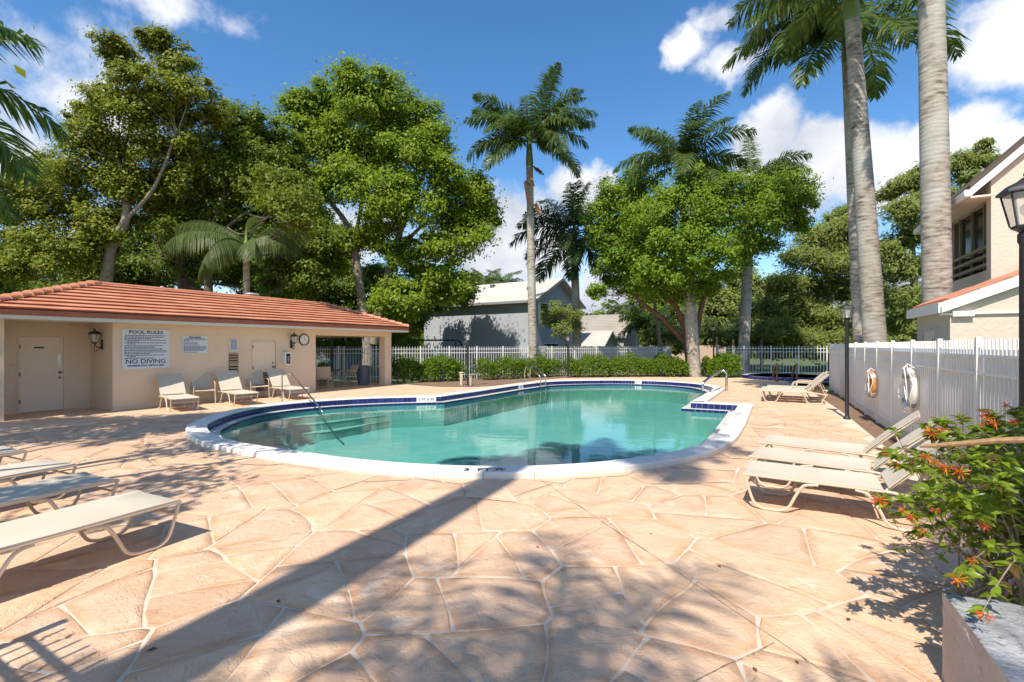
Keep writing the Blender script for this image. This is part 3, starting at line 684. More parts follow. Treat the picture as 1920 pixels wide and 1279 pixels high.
# ------------------------------------------------------------------ pool house
O = Vector((-10.56, 12.79)); BANG = math.atan2(.86, .51); BM = Vector((-.86, .51))
def fac(px, py, s=0.0):                  # photo pixel -> (along, height) on the facade plane set back s
    k = (px - CX) / F; t = (k * (O.y + BM.y * s) - O.x - BM.x * s) / (U.x - k * U.y); Y = O.y + U.y * t + BM.y * s
    return t, EYE + (HZ - py) * Y / F
def fw(t, s, z=0.0): p = O + U * t + BM * s; return Vector((p.x, p.y, z))
def fwl(t, s): p = fw(t, s); return (p.x, p.y)
ph = thing('pool_house', 'long tan stucco pool house with hipped terracotta tile roof and open pavilion end', 'building', (O.x, O.y, 0), BANG)
DEP = 3.92; TE, TW0, TC0, TC1 = 6.25, -2.03, 9.79, 10.18
def wall(a, b): MB().b2(a, b).obj('wall', STUCCO, ph)
ld0, _ = fac(471, 640); ld1, ltop = fac(519.5, 638)
wall((0, 0, -.1), (ld0, .2, 2.43)); wall((ld1, 0, -.1), (TE, .2, 2.43)); wall((ld0, 0, ltop), (ld1, .2, 2.43))
wall((0, .2, -.1), (.2, 1.4, 2.43)); wall((TW0, 1.4, -.1), (-1.46, 1.6, 2.43)); wall((-.56, 1.4, -.1), (.2, 1.6, 2.43)); wall((-1.46, 1.4, 2.0), (-.56, 1.6, 2.43))
wall((-2.45, 0, -.1), (TW0, 1.6, 2.43)); wall((-2.45, 1.6, -.1), (-2.25, DEP - .2, 2.43)); wall((-2.45, DEP - .2, -.1), (TE, DEP, 2.43)); wall((TE - .2, .2, -.1), (TE, DEP - .2, 2.43))
def column(t0, t1, s0, s1): MB().b2((t0, s0, -.1), (t1, s1, 2.13), .012).obj('column', STUCCO, ph)
column(TC0, TC1, 0, .36); MB().b2((TC1 - .12, DEP - .10, -.1), (TC1 - .04, DEP - .02, 2.13)).obj('steel_post', BLACK, ph)
MB().b2((TE, 0, 2.13), (TC1, .36, 2.43)).obj('beam', STUCCO, ph); MB().b2((TE, DEP - .36, 2.13), (TC1, DEP, 2.43)).obj('beam', STUCCO, ph); MB().b2((TC0, .36, 2.13), (TC1, DEP - .36, 2.43)).obj('beam', STUCCO, ph)
T0, T1, SO, ZE, ZR, RT0, RT1 = -2.72, 10.64, -.6, 2.33, 3.53, .32, 8.06
SB = DEP + .6; SM = DEP / 2
MB().b2((T0 + .03, SO + .03, ZE + .012), (T1 - .03, SB - .03, ZE + .05)).obj('soffit', FASCIA, ph)
fb = MB(); 
for a, b in (((T0, SO, ZE), (T1, SO + .03, ZE + .085)), ((T0, SB - .03, ZE), (T1, SB, ZE + .085)), ((T0, SO + .03, ZE), (T0 + .03, SB - .03, ZE + .085)), ((T1 - .03, SO + .03, ZE), (T1, SB - .03, ZE + .085))): fb.b2(a, b)
fb.obj('fascia', FASCIA, ph)
roof = MB()
ZT = ZE + .21
for vs in ([(T0, SO, ZT - .02), (T1, SO, ZT - .02), (RT1, SM, ZR - .05), (RT0, SM, ZR - .05)], [(T1, SB, ZT - .02), (T0, SB, ZT - .02), (RT0, SM, ZR - .05), (RT1, SM, ZR - .05)]): roof.add(vs, [(0, 1, 2, 3)])
roof.add([(T1, SO, ZT - .02), (T1, SB, ZT - .02), (RT1, SM, ZR - .05)], [(0, 1, 2)]); roof.add([(T0, SB, ZT - .02), (T0, SO, ZT - .02), (RT0, SM, ZR - .05)], [(0, 1, 2)])
roof = roof.obj('roof', TERRA_D, ph)
MB().b2((T0 + .01, SO - .015, ZE + .087), (T1 - .01, SO + .05, ZT)).obj('eave_edge', TERRA_D, roof)
MB().b2((T1 - .05, SO + .06, ZE + .087), (T1 + .015, SB, ZT)).obj('eave_edge', TERRA_D, roof)
NC = 9
for side in (0, 1):
    for k in range(NC):
        f0, f1 = k / NC, (k + 1.12) / NC if k < NC - 1 else 1.0
        def P(f, end, dz):
            t = (T0 + (RT0 - T0) * f) if end == 0 else (T1 + (RT1 - T1) * f); s = SO + (SM - SO) * f; s = s if side == 0 else DEP - s
            return Vector((t, s, ZT + (ZR - ZT) * f + dz))
        n = 36; mb = MB(); row = []
        for q in range(n + 1):
            u = q / n; j = rnd.uniform(-.006, .006)
            lo = P(f0, 0, .064 + j).lerp(P(f0, 1, .064 + j), u); hi = P(f1, 0, .012).lerp(P(f1, 1, .012), u); lb = P(f0 + .022, 0, .0).lerp(P(f0 + .022, 1, .0), u)
            row += [lb, lo + (Vector((0, rnd.uniform(-.006, .006), 0))), hi]
        fs = []
        for q in range(n):
            b = q * 3
            fs += [(b, b + 3, b + 4, b + 1), (b + 1, b + 4, b + 5, b + 2)]
        fs += [(0, 1, 2), (n * 3, n * 3 + 2, n * 3 + 1)]
        if side: fs = [f[::-1] for f in fs]
        mb.add(row, fs); mb.obj('tile_course', TERRA, roof)
    # hip caps
for (a, b, n) in (((T0, SO, ZT + .05), (RT0, SM, ZR + .03), 13), ((T1, SO, ZT + .05), (RT1, SM, ZR + .03), 12), ((T1, SB, ZT + .05), (RT1, SM, ZR + .03), 12)):
    a = Vector(a); b = Vector(b); d = (b - a)
    for k in range(n):
        p0 = a + d * (k / n); p1 = a + d * ((k + 1.12) / n)
        mb = MB(); sd_ = Vector((-d.y, d.x, 0)).normalized(); up = Vector((0, 0, 1)); vs = []
        for p, w, h in ((p0, .15, .13), (p1, .12, .075)):
            vs += [p + sd_ * w * math.cos(x) + up * (h * math.sin(x) - .02) for x in [math.pi * j / 6 for j in range(7)]]
        mb.add(vs, [(j, j + 1, 8 + j, 7 + j) for j in range(6)] + [tuple(range(7))[::-1]]); mb.obj('hip_cap', TERRA, roof)
mb = MB(); mb.tube([(RT0, SM, ZR + .015), (RT1, SM, ZR + .015)], .06, 10); mb.obj('ridge_cap', TERRA, roof)
# doors
d1 = MB(); d1.b2((-1.43, 1.395, .0), (-.585, 1.44, 1.965), .006); door1 = d1.obj('door', DOORM, ph)
MB().b2((-1.475, 1.385, -.02), (-1.432, 1.45, 2.02)).b2((-.583, 1.385, -.02), (-.545, 1.45, 2.02)).b2((-1.432, 1.386, 1.968), (-.583, 1.45, 2.02)).obj('door_frame', STUCCO, door1)
MB().b2((-1.17, 1.385, 1.66), (-.97, 1.394, 1.70)).obj('number_plate', BLACK, door1)
MB().b2((-.71, 1.384, 1.20), (-.63, 1.394, 1.50)).obj('push_plate', pmat('plate_metal', (.55, .53, .5), None, rough=.3, metal=.8), door1)
mb = MB(); mb.lathe([(.03, 0), (.03, .02), (.014, .025), (.014, .05), (.03, .06), (.03, .085), (.0, .095)], 12); mb.obj('knob', pmat('knob_metal', (.12, .1, .08), None, rough=.3, metal=.8), door1, (-.66, 1.395, 1.02), (R(90), 0, 0))
mb = MB(); mb.lathe([(.026, 0), (.026, .02), (.0, .025)], 12); mb.obj('lock', MATS['knob_metal'], door1, (-.66, 1.395, .88), (R(90), 0, 0))
door2 = MB().b2((ld0 + .045, .03, .02), (ld1 - .045, .075, ltop - .045), .006).obj('door', DOORM, ph)
MB().b2((ld0, -.012, -.02), (ld0 + .04, .1, ltop)).b2((ld1 - .04, -.012, -.02), (ld1, .1, ltop)).b2((ld0 + .04, -.011, ltop - .04), (ld1 - .04, .1, ltop)).obj('door_frame', STUCCO, door2)
LVR = pmat('louvre_paint', (.42, .31, .22), None, rough=.6)
mb = MB()
lv0, lz1 = fac(481, 699); lv1, lz0 = fac(506, 722)
MB().b2((lv0, .020, .2), (lv1, .029, lz1)).obj('vent_opening', pmat('vent_dark', (.03, .022, .018), None, rough=.9), door2)
for k in range(11):
    z = .24 + k * (lz1 - .28) / 10; MB().box(((lv0 + lv1) / 2, .012, z), (lv1 - lv0 - .02, .035, .012), Matrix.Rotation(R(35), 3, 'X')).obj('louvre_blade', LVR, door2)
mb = MB(); mb.lathe([(.03, 0), (.03, .02), (.014, .025), (.014, .05), (.03, .06), (.03, .085), (.0, .095)], 12); mb.obj('knob', MATS['knob_metal'], door2, (ld1 - .14, .03, 1.0), (R(90), 0, 0))
mb = MB(); mb.lathe([(.026, 0), (.026, .02), (.0, .025)], 12); mb.obj('lock', MATS['knob_metal'], door2, (ld1 - .14, .03, 1.14), (R(90), 0, 0))
for z in (.45, 1.0, 1.7): MB().b2((ld0 + .028, -.018, z - .05), (ld0 + .06, -.011, z + .05)).obj('hinge', MATS['knob_metal'], door2)
for z in (.3, 1.0, 1.7): MB().b2((-1.445, 1.376, z - .05), (-1.418, 1.386, z + .05)).obj('hinge', MATS['knob_metal'], door1)
MB().b2((-1.43, 1.383, -.004), (-.585, 1.394, .018)).obj('door_gap_shade', BLACK, door1)  # black strip standing in for the shaded gap under the door
# wall vent grille in four tiers
gv0, gz1 = fac(429, 662); gv1, _ = fac(446, 662)
vt = MB().b2((gv0, -.012, .45), (gv1, -.002, gz1)).obj('wall_vent', pmat('vent_dark', (.03, .022, .018), None, rough=.9), ph)
k = 0; z = gz1 - .03
while z > .48:
    k += 1; MB().box(((gv0 + gv1) / 2, -.026, z), (gv1 - gv0, .03, .042 if k % 5 else .09), Matrix.Rotation(R(18), 3, 'X')).obj('louvre_blade', LVR, vt); z -= .085 if k % 5 else .11
for (px, py, nm) in ((482, 557.5, 'a'), (313, 541, 'b')):
    t, _ = fac(px, py, SM); r = thing('roof_vent', 'pale sheet metal vent hood on the tile roof ridge' if nm == 'a' else 'small grey vent pipe poking over the tile roof ridge', 'roof vent', fw(t, SM + .3, ZR - .1), BANG)
    if nm == 'a':
        MB().lathe([(.10, 0), (.10, .22), (.11, .22)], 14).obj('pipe', pmat('galvanised', (.42, .43, .43), None, rough=.5, metal=.3), r)
        MB().b2((-.22, -.16, .2), (.22, .16, .30), .04).obj('hood', MATS['galvanised'], r)
    else:
        MB().lathe([(.05, 0), (.05, .2), (.06, .2), (.06, .24), (0, .25)], 12).obj('pipe', MATS['galvanised'], r); MB().lathe([(.11, .0), (.055, .07)], 12).obj('flashing', MATS['galvanised'], r)

# signs and fittings on the wall
def words(mb, x0, x1, z, h, seed):
    q = random.Random(seed); x = x0
    while x < x1 - .01:
        w = min(q.uniform(.025, .085), x1 - x); mb.b2((x, -.0235, z - h / 2), (x + w, -.0215, z + h / 2)); x += w + .014
def sign(px0, py0, px1, py1, label, title, rows, big=None):
    t0, z1 = fac(px0, py0); t1, _ = fac(px1, py0); _, z0 = fac(px0, py1); w, h = t1 - t0, z1 - z0
    r = thing('sign_board', label, 'sign', fw((t0 + t1) / 2, 0, (z0 + z1) / 2), BANG, 'printed rule boards on the pool house wall')
    MB().box((0, -.012, 0), (w, .018, h), None, .003).obj('board', SIGNW, r)
    if title: text('lettering', title[0], title[1], INK, r, (0, -.0225, h / 2 - title[2]), (R(90), 0, 0), bold=.003, sx=1.15)
    mb = MB(); q = random.Random(w)
    for i, (fz, f0, f1) in enumerate(rows): words(mb, -w / 2 + w * f0, -w / 2 + w * f1, h / 2 - h * fz, rows_h, i * 7 + int(w * 100))
    if rows: mb.obj('rules_print', INK, r)
    if big:
        for (txt, sz, fz, sx) in big: text('lettering', txt, sz, INK, r, (0, -.0225, h / 2 - h * fz), (R(90), 0, 0), bold=.003, sx=sx)
    return r
rows_h = .020
rr = [(.16, .06, .93), (.20, .05, .88), (.235, .05, .62), (.275, .05, .93), (.305, .10, .36), (.345, .05, .95), (.375, .10, .28), (.42, .05, .85), (.46, .05, .68), (.50, .05, .87), (.54, .05, .92), (.58, .05, .95), (.62, .05, .60), (.66, .05, .88), (.695, .10, .28), (.735, .05, .66)]
sign(228, 616.5, 316, 692.5, 'largest white pool rules board with big NO DIVING line', ('POOL RULES', .125, .085), rr, [('NO DIVING', .165, .82, 1.12), ('MAXIMUM POOL DEPTH 6 FEET', .062, .925, 1.0)])
rows_h = .016
rr = [(.15, .12, .88), (.22, .05, .95), (.28, .06, .3), (.36, .05, .60), (.44, .05, .62), (.52, .05, .68), (.60, .05, .94), (.66, .05, .95), (.72, .05, .95), (.78, .05, .93), (.84, .05, .85), (.93, .05, .60)]
sign(341, 629.5, 388, 663, 'medium white spa rules board right of the large pool rules', ('SPA RULES', .06, .045), rr)
rows_h = .012
sign(431, 635.5, 445, 658.5, 'small framed notice above the louvred wall vent', None, [(.08 + i * .06, .12, .9) for i in range(14)])
# clock
ct, cz = fac(569.3, 637); ck = thing('wall_clock', 'round brown rimmed clock with white face on tan wall', 'clock', fw(ct, -.002, cz), BANG)
cr = .215
for (nm, prof, m) in (('rim', [(cr * .82, .03), (cr * .86, .055), (cr * .95, .06), (cr, .04), (cr, 0)], pmat('clock_brown', (.10, .06, .035), None, rough=.4)), ('dial', [(cr * .83, 0), (cr * .83, .032)], WHITE)):
    mb = MB(); mb.lathe(prof, 36); mb.obj(nm, m, ck, None, (R(90), 0, 0))
for hnm, ang, ln, w in (('hour_hand', -110, .085, .014), ('minute_hand', 2, .13, .009)):
    mb = MB(); mb.b2((-w / 2, 0, -.02), (w / 2, .003, ln)); mb.obj(hnm, BLACK, ck, (0, -.045, 0), (0, R(-ang), 0))
for h in range(1, 13):
    a = R(90 - 30 * h); text('numeral', str(h), .05, BLACK, ck, (.142 * math.cos(a), -.034, .142 * math.sin(a)), (R(90), 0, 0), bold=.001)
# phone / extinguisher cabinet
bt, bz = fac(535, 672.5); cb = thing('wall_cabinet', 'small white wall cabinet with glazed front below the lantern', 'cabinet', fw(bt, 0, bz), BANG)
MB().box((0, -.085, 0), (.25, .17, .46), None, .006).obj('case', WHITE, cb); MB().box((0, -.174, 0), (.15, .006, .35)).obj('glass_pane', DARKG, cb); mb = MB(); mb.lathe([(.045, -.14), (.045, .06), (.02, .1), (.02, .13)], 12, (0, -.150, 0)); 
MB().box((0, -.180, -.02), (.07, .004, .22)).obj('label_plate', pmat('cab_red', (.35, .22, .22), None, rough=.5), cb)

def lantern_head(root, z0, s, glass=True):
    """six-sided coach lantern of height ~.42*s with its base at z0"""
    mb = MB(); n = 6
    mb.lathe([(.035 * s, 0), (.05 * s, .015 * s), (.075 * s, .03 * s), (.078 * s, .045 * s)], n, (0, 0, z0)); mb.lathe([(.125 * s, .255 * s), (.15 * s, .262 * s), (.148 * s, .275 * s), (.10 * s, .32 * s), (.045 * s, .345 * s), (.03 * s, .36 * s), (.012 * s, .37 * s), (.018 * s, .385 * s), (.003 * s, .42 * s)], n, (0, 0, z0))
    for k in range(n):
        a = 2 * math.pi * k / n; mb.tube([(.078 * s * math.cos(a), .078 * s * math.sin(a), z0 + .045 * s), (.122 * s * math.cos(a), .122 * s * math.sin(a), z0 + .258 * s)], .006 * s, 5)
    mb.obj('lantern_frame', BLACK, root)
    for k in range(n):
        a0, a1 = 2 * math.pi * k / n, 2 * math.pi * (k + 1) / n; r0, r1 = .074 * s, .117 * s
        MB().add([(r0 * math.cos(a0), r0 * math.sin(a0), z0 + .046 * s), (r0 * math.cos(a1), r0 * math.sin(a1), z0 + .046 * s), (r1 * math.cos(a1), r1 * math.sin(a1), z0 + .256 * s), (r1 * math.cos(a0), r1 * math.sin(a0), z0 + .256 * s)], [(0, 1, 2, 3)]).obj('glass_pane', LGLASS, root)
    MB().lathe([(.012 * s, .05 * s), (.012 * s, .11 * s), (.03 * s, .13 * s), (.035 * s, .17 * s), (.0, .2 * s)], 10, (0, 0, z0)).obj('bulb', WHITE, root)
lg = bpy.data.materials.new('lantern_pane'); lg.use_nodes = True; t = lg.node_tree; ns = t.nodes; b = ns['Principled BSDF']; b.inputs['Base Color'].default_value = (.8, .8, .74, 1); b.inputs['Roughness'].default_value = .08; b.inputs['Alpha'].default_value = .32
LGLASS = lg
def wall_lantern(loc, out, label):
    r = thing('wall_lantern', label, 'lamp', loc, out, 'black coach lanterns on the pool house')
    MB().b2((-.05, -.03, -.16), (.05, 0, .12), .01).obj('back_plate', BLACK, r)       # local -y is outward
    MB().tube(smooth_path([(0, -.02, -.06), (0, -.08, -.10), (0, -.15, -.05), (0, -.17, .0)], 4), .012, 7).tube(smooth_path([(0, -.05, -.10), (0, -.1, -.16), (0, -.17, -.2), (0, -.17, -.03)], 4), .008, 6).obj('bracket', BLACK, r)
    h = bpy.data.objects.new('lantern', None); COL.objects.link(h); h.parent = r; h.location = (0, -.17, 0); lantern_head(h, 0, 1.0)
    return r
k = (185 - CX) / F; s_ = (O.x - k * O.y) / (.86 + k * .51)
p = fw(-.002, .62, 1.78); wall_lantern(p, BANG - R(90), 'black wall lantern in the entrance recess beside the large rules board')
t, z = fac(546, 650); wall_lantern(fw(t, -.002, 1.80), BANG, 'black wall lantern between the louvred door and the clock')

# ------------------------------------------------------------------ loungers and chairs
SLZ = .36
def rot_tree(o): pass
def sheet(pts, w, th, sag, n=8):          # sling through (x,z) profile points, width w
    vs = []; m = len(pts)
    for i, (x, z) in enumerate(pts):
        for k in range(n + 1):
            u = k / n * 2 - 1; vs.append((x, u * w / 2, z - sag * (1 - u * u) * min(1, i, m - 1 - i)))
    o = len(vs); vs += [(x, y, z - th) for x, y, z in vs]; fs = []; c = n + 1
    for i in range(m - 1):
        for k in range(n):
            q = i * c + k; fs += [(q, q + c, q + c + 1, q + 1), (o + q, o + q + 1, o + q + c + 1, o + q + c)]
    for i in range(m - 1): fs += [(i * c, o + i * c, o + (i + 1) * c, (i + 1) * c), (i * c + n, (i + 1) * c + n, o + (i + 1) * c + n, o + i * c + n)]
    for k in range(n): fs += [(k, k + 1, o + k + 1, o + k), ((m - 1) * c + k, o + (m - 1) * c + k, o + (m - 1) * c + k + 1, (m - 1) * c + k + 1)]
    mb = MB(); mb.add(vs, fs, True); return mb
def lounger_meshes(ang, arms):
    W2 = .305; a = R(ang); hx = 1.22; bl = .74; d = Vector((math.cos(a), 0, math.sin(a)))
    D = {}
    D['sling'] = sheet([(.0, SLZ - .012), (.02, SLZ + .01), (.3, SLZ + .012), (.6, SLZ + .008), (.9, SLZ + .008), (1.16, SLZ + .012), (1.2, SLZ + .0)], .635, .012, .012)
    D['back_sling'] = sheet([(hx + d.x * q, SLZ + .015 + d.z * q + .02 * math.sin(q * 4)) for q in (.02, .06, .25, .45, .62, .70, .735)] , .60, .014, .010)
    sr = MB(); bt = MB()
    rails = []
    for s in (-1, 1):
        y = s * W2
        rails.append(MB().tube([(.0, y, SLZ - .012), (.6, y, SLZ - .012), (1.25, y, SLZ - .014), (1.72, y, SLZ - .075)], .0145, 8))
    D['side_rail'] = rails
    D['leg_loop'] = []
    for s in (-1, 1):
        y = s * W2
        D['leg_loop'].append(MB().tube(smooth_path([(.015, y, SLZ - .02), (.05, y, .22), (.10, y, .075), (.17, y, .018), (.26, y, .016), (.34, y, .018), (.42, y, .06), (.49, y, .20), (.56, y, .305), (.68, y, SLZ - .032)], 4), .0145, 8))
        D['leg_loop'].append(MB().tube(smooth_path([(.98, y, SLZ - .032), (1.08, y, .30), (1.16, y, .18), (1.22, y, .06), (1.30, y, .017), (1.40, y, .016), (1.50, y, .018), (1.58, y, .07), (1.64, y, .19), (1.69, y, .285)], 4), .0145, 8))
    D['back_frame'] = [MB().tube(smooth_path([(hx, s * .27, SLZ - .01), (hx + d.x * .4, s * .275, SLZ - .01 + d.z * .4), (hx + d.x * .74, s * .275, SLZ - .01 + d.z * .74)], 3), .013, 8) for s in (-1, 1)]
    D['crossbar'] = [MB().tube([(x, -W2, z), (x, W2, z)], .011, 7) for x, z in ((.05, .25), (.62, SLZ - .05), (1.2, SLZ - .03), (1.7, SLZ - .07))] + [MB().tube([(hx + d.x * .735, -.28, SLZ + d.z * .735), (hx + d.x * .735, .28, SLZ + d.z * .735)], .014, 8)]
    D['back_strut'] = [MB().tube([(hx + d.x * .42, s * .26, SLZ - .01 + d.z * .42), (1.66, s * .28, SLZ - .085)], .009, 6) for s in (-1, 1)]
    if arms: D['armrest'] = [MB().tube(smooth_path([(.86, s * W2, SLZ - .02), (.88, s * (W2 + .02), .50), (.95, s * (W2 + .02), .565), (1.15, s * (W2 + .02), .57), (1.36, s * (W2 + .02), .55), (1.42, s * (W2 + .0), .46), (1.44, s * W2, .30)], 4), .0125, 8) for s in (-1, 1)]
    return D
def build_from(D, name, label, cat, loc, rz, group):
    r = thing(name, label, cat, loc, rz, group)
    for k, v in D.items():
        for m in (v if isinstance(v, list) else [v]): link(k, m, r)
    return r
def meshes(D): return {k: ([m.mesh(k, SLING if 'sling' in k else FRAME) for m in v] if isinstance(v, list) else v.mesh(k, SLING if 'sling' in k else FRAME)) for k, v in D.items()}
L44, L58, L44A, L30 = meshes(lounger_meshes(44, False)), meshes(lounger_meshes(49, False)), meshes(lounger_meshes(46, True)), meshes(lounger_meshes(24, False))
def put_lounger(D, foot, az, label, group):
    """foot = middle of the foot edge on the ground; az = heading (from +Y towards +X) in which the head end lies"""
    return build_from(D, 'sun_lounger', label, 'sun lounger', (foot[0], foot[1], .008), R(90 - az), group)
G1 = 'sun loungers at the lower left'; G2 = 'sun loungers beside the firebush'; G3 = 'sun loungers near the spa'; G4 = 'sun loungers against the pool house'
lab = ['nearest flat lounger in the left row, its foot end whole and clear', 'second flat lounger from the camera in the left row', 'third lounger from the camera in the left row, half shaded', 'farthest lounger of the left row, only its foot end showing']
for i, ((x0, y0), (x1, y1)) in enumerate((((341, 939.5), (264, 921)), ((221.6, 899.8), (165, 887)), ((140, 872.7), (100.6, 859.5)), ((59.8, 852), (30, 842)))):
    a, b = gp(x0, y0, SLZ), gp(x1, y1, SLZ); az = math.degrees(math.atan2(a.x - b.x, a.y - b.y)) + 90
    m = (a + b) / 2
    if i == 3: m = Vector((-6.55, 6.4, 0))
    put_lounger(L30, m, 205.5, lab[i], G1)
lab = ['nearest cream lounger under the flowering bush', 'middle cream lounger of the three beside the bush', 'farthest of three loungers by the bush, back raised at the fence']
for i, ((x0, y0), az) in enumerate((((1393, 888), 121.5), ((1404, 855), 128), ((1421, 829), 129))):
    a = gp(x0, y0, SLZ); h = Vector((math.sin(R(az)), math.cos(R(az)), 0)); sd2 = Vector((-h.y, h.x, 0)); m = a + sd2 * .31
    put_lounger(L44, m, az, lab[i], G2)
lab = ['nearest of the three nested loungers in front of the spa', 'middle nested lounger with arm loops before the spa', 'rear nested lounger with arm loops closest to the spa']
for i in range(3):
    a = gp(1427, 732, SLZ); az = 119; h = Vector((math.sin(R(az)), math.cos(R(az)), 0)); sd2 = Vector((-h.y, h.x, 0)); m = a + sd2 * (.31 + .78 * i) + h * (.0, -.02, .12)[i]
    put_lounger((L44, L44A, L44A)[i], m, az, lab[i], G3)
lab = ['upright lounger below the large rules board, back half shaded', 'middle upright lounger in front of the wall vent', 'upright lounger by the clock behind the handrail']
for i, (x0, y0) in enumerate(((353, 748.5), (470, 738.8), (571, 730.2))):
    az = (313, 312, 309)[i]; m = gp(x0, y0, SLZ) + Vector((math.sin(R(az)), math.cos(R(az)), 0)) * .28; put_lounger(L58, m, az, lab[i], G4)

def chair_meshes():
    D = {}; W2 = .27
    D['sling'] = sheet([(.0, .40), (.02, .42), (.2, .415), (.38, .40), (.44, .40)], .50, .012, .012)
    D['back_sling'] = sheet([(.46, .44), (.50, .55), (.56, .72), (.61, .86), (.63, .89)], .50, .012, .0)
    D['leg'] = []
    for s in (-1, 1):
        y = s * W2
        D['leg'].append(MB().tube(smooth_path([(-.04, y, .015), (-.02, y, .2), (.0, y, .40), (.02, y, .56), (.08, y, .63), (.2, y, .65), (.34, y, .64), (.47, y, .60)], 4), .0125, 8))
        D['leg'].append(MB().tube(smooth_path([(.63, y * .93, .90), (.55, y * .95, .66), (.46, y, .44), (.50, y, .22), (.58, y, .015)], 4), .0125, 8))
    D['seat_rail'] = [MB().tube([(.0, s * .255, .405), (.46, s * .255, .395)], .0125, 8) for s in (-1, 1)]
    D['crossbar'] = [MB().tube([(x, -.26, z), (x, .26, z)], .010, 6) for x, z in ((.02, .385), (.44, .385), (.62, .88), (.54, .10))]
    return D
CH = meshes(chair_meshes())
def put_chair(x, y, az, label, group):    # az: heading in which the back lies
    return build_from(CH, 'patio_chair', label, 'chair', (x, y, .008), R(90 - az), group)
p = fw(2.02, -.56); put_chair(p.x, p.y, 318, 'low sling chair between the first two wall loungers', 'sling chairs along the pool house wall')
p = fw(3.72, -.56); put_chair(p.x, p.y, 316, 'low sling chair right of the wall vent, by the louvred door', 'sling chairs along the pool house wall')
# table group inside the pavilion
tp = fw(8.0, 1.5)
tb_ = thing('patio_table', 'round dark patio table inside the shady pavilion', 'table', (tp.x, tp.y, 0))
MB().lathe([(.55, .69), (.56, .70), (.56, .72), (.0, .725)], 32).obj('tabletop', pmat('table_brown', (.10, .07, .05), None, rough=.35), tb_)
MB().lathe([(.05, .03), (.04, .08), (.04, .69)], 12).obj('post', FRAME, tb_); MB().lathe([(.26, .0), (.26, .02), (.06, .05)], 20).obj('base', FRAME, tb_)
for (dx, ds, az_, lb) in ((-1.0, -.95, None, 'pavilion chair nearest the front opening with its back to the pool'), (1.18, -.2, None, 'pavilion chair on the right side of the table'), (.15, 1.12, None, 'pavilion chair behind the table facing the pool')):
    q = fw(8.0 + dx, 1.5 + ds); v = Vector((q.x - tp.x, q.y - tp.y)).normalized(); az_ = math.degrees(math.atan2(v.x, v.y)); q2 = Vector((tp.x, tp.y)) + v * .66
    put_chair(q2.x, q2.y, az_, lb, 'chairs round the pavilion table')
tc_ = fw(9.52, 1.05); tr_ = thing('trash_can', 'grey plastic trash can beside the pavilion column', 'trash can', (tc_.x, tc_.y, .0))
MB().lathe([(.24, 0), (.275, .72), (.285, .72), (.285, .76), (.27, .76), (.26, .70)], 28).obj('bin', TRASH, tr_); MB().lathe([(.292, .75), (.292, .79), (.2, .86), (.19, .86), (.0, .865)], 28).obj('lid', TRASH, tr_)

# ------------------------------------------------------------------ fences
def fence(name, label, a, b, h, sp, post_every, rails, z0=0.0, zend=0.0, sheet_z=None, pw=.019, cap=300, skip=None):
    a = Vector((*a, 0)); b = Vector((*b, 0)); d = b - a; L = d.length; ang = math.atan2(d.y, d.x)
    r = thing(name, label, 'fence', a, ang); n = int(L / sp); k = 0
    hi = h + .0
    pk = MB(); pk.box((0, 0, 0), (pw, pw, 1), None, .003); tip = None; pme = pk.mesh('picket', PICKET)
    po = MB(); po.box((0, 0, 0), (.062, .062, 1), None, .006); pome = po.mesh('post', PICKET)
    extra = MB(); cnt = 0
    for i in range(n + 1):
        x = i * sp; zb = z0 + (zend - z0) * x / L
        if i % post_every == 0:
            link('post', pome, r, (x, 0, (h + .03 + zb) / 2), None, (1, 1, h + .03 - zb)); continue
        zz = zb + .06
        if cnt < cap: link('picket', pme, r, (x, -.002, (h + zz) / 2), None, (1, 1, h - zz)); cnt += 1
        else: extra.box((x, -.002, (h + zz) / 2), (pw, pw, h - zz))
    if extra.v: tag(extra.obj('pickets_beyond', PICKET, r), kind='stuff')
    for z in rails: MB().b2((0, -.0165, z - .016), (L, .0125, z + .016)).obj('rail', PICKET, r)
    if sheet_z is not None:
        pl = sp * post_every; q = 0.0
        while q < L - .01:
            e = min(q + pl, L); zb = z0 + (zend - z0) * e / L
            MB().b2((q + .035, .032, zb + .08), (e - .035, .040, sheet_z)).obj('privacy_panel', SHEET, r); q += pl
    return r
# local +y of the right fence must point away from the pool: run it from the near end to the far end reversed
A, B = fen(16.6), fen(0)
fence('right_fence' if False else 'picket_fence', 'white metal picket fence with privacy panels along the right side', (B.x, B.y), (A.x, A.y), 1.80, .105, 14, (.18, 1.385, 1.60), 0.0, -.16, 1.60)
fence('picket_fence', 'white metal picket fence running behind the hedges', (BF0.x, BF0.y), (BF1.x - .3, BF1.y), 1.69, .142, 11, (.18, 1.36, 1.56), -.05, -.05, None, .022)
q0, q1 = pt(1345, 649, 29.0), pt(1640, 649, 27.4)
fence('picket_fence', 'white metal picket fence standing behind the blue tiled spa', (q0.x, q0.y), (q1.x, q1.y), 1.72, .165, 9, (.18, 1.38, 1.58), -.1, -.1, None, .026)
pf0, pf1 = fwl(TE + .05, DEP + .06), fwl(10.9, DEP + .06)
fence('picket_fence', 'shaded picket fence seen through the open pavilion', pf0, pf1, 1.69, .13, 11, (.18, 1.36, 1.56), -.1, -.1, None, .022)
fence('picket_fence', 'short picket fence return between pavilion corner and back fence', (pf1[0] + .05, pf1[1] - .05), (BF0.x - .08, BF0.y), 1.69, .14, 11, (.18, 1.36, 1.56), -.1, -.1, None, .022)
fence('picket_fence', 'white picket fence end close behind the camera whose shadow falls on the deck', (-3.37, 1.76), (-2.128, 1.045), 1.80, .110, 13, (.18, 1.385, 1.60))
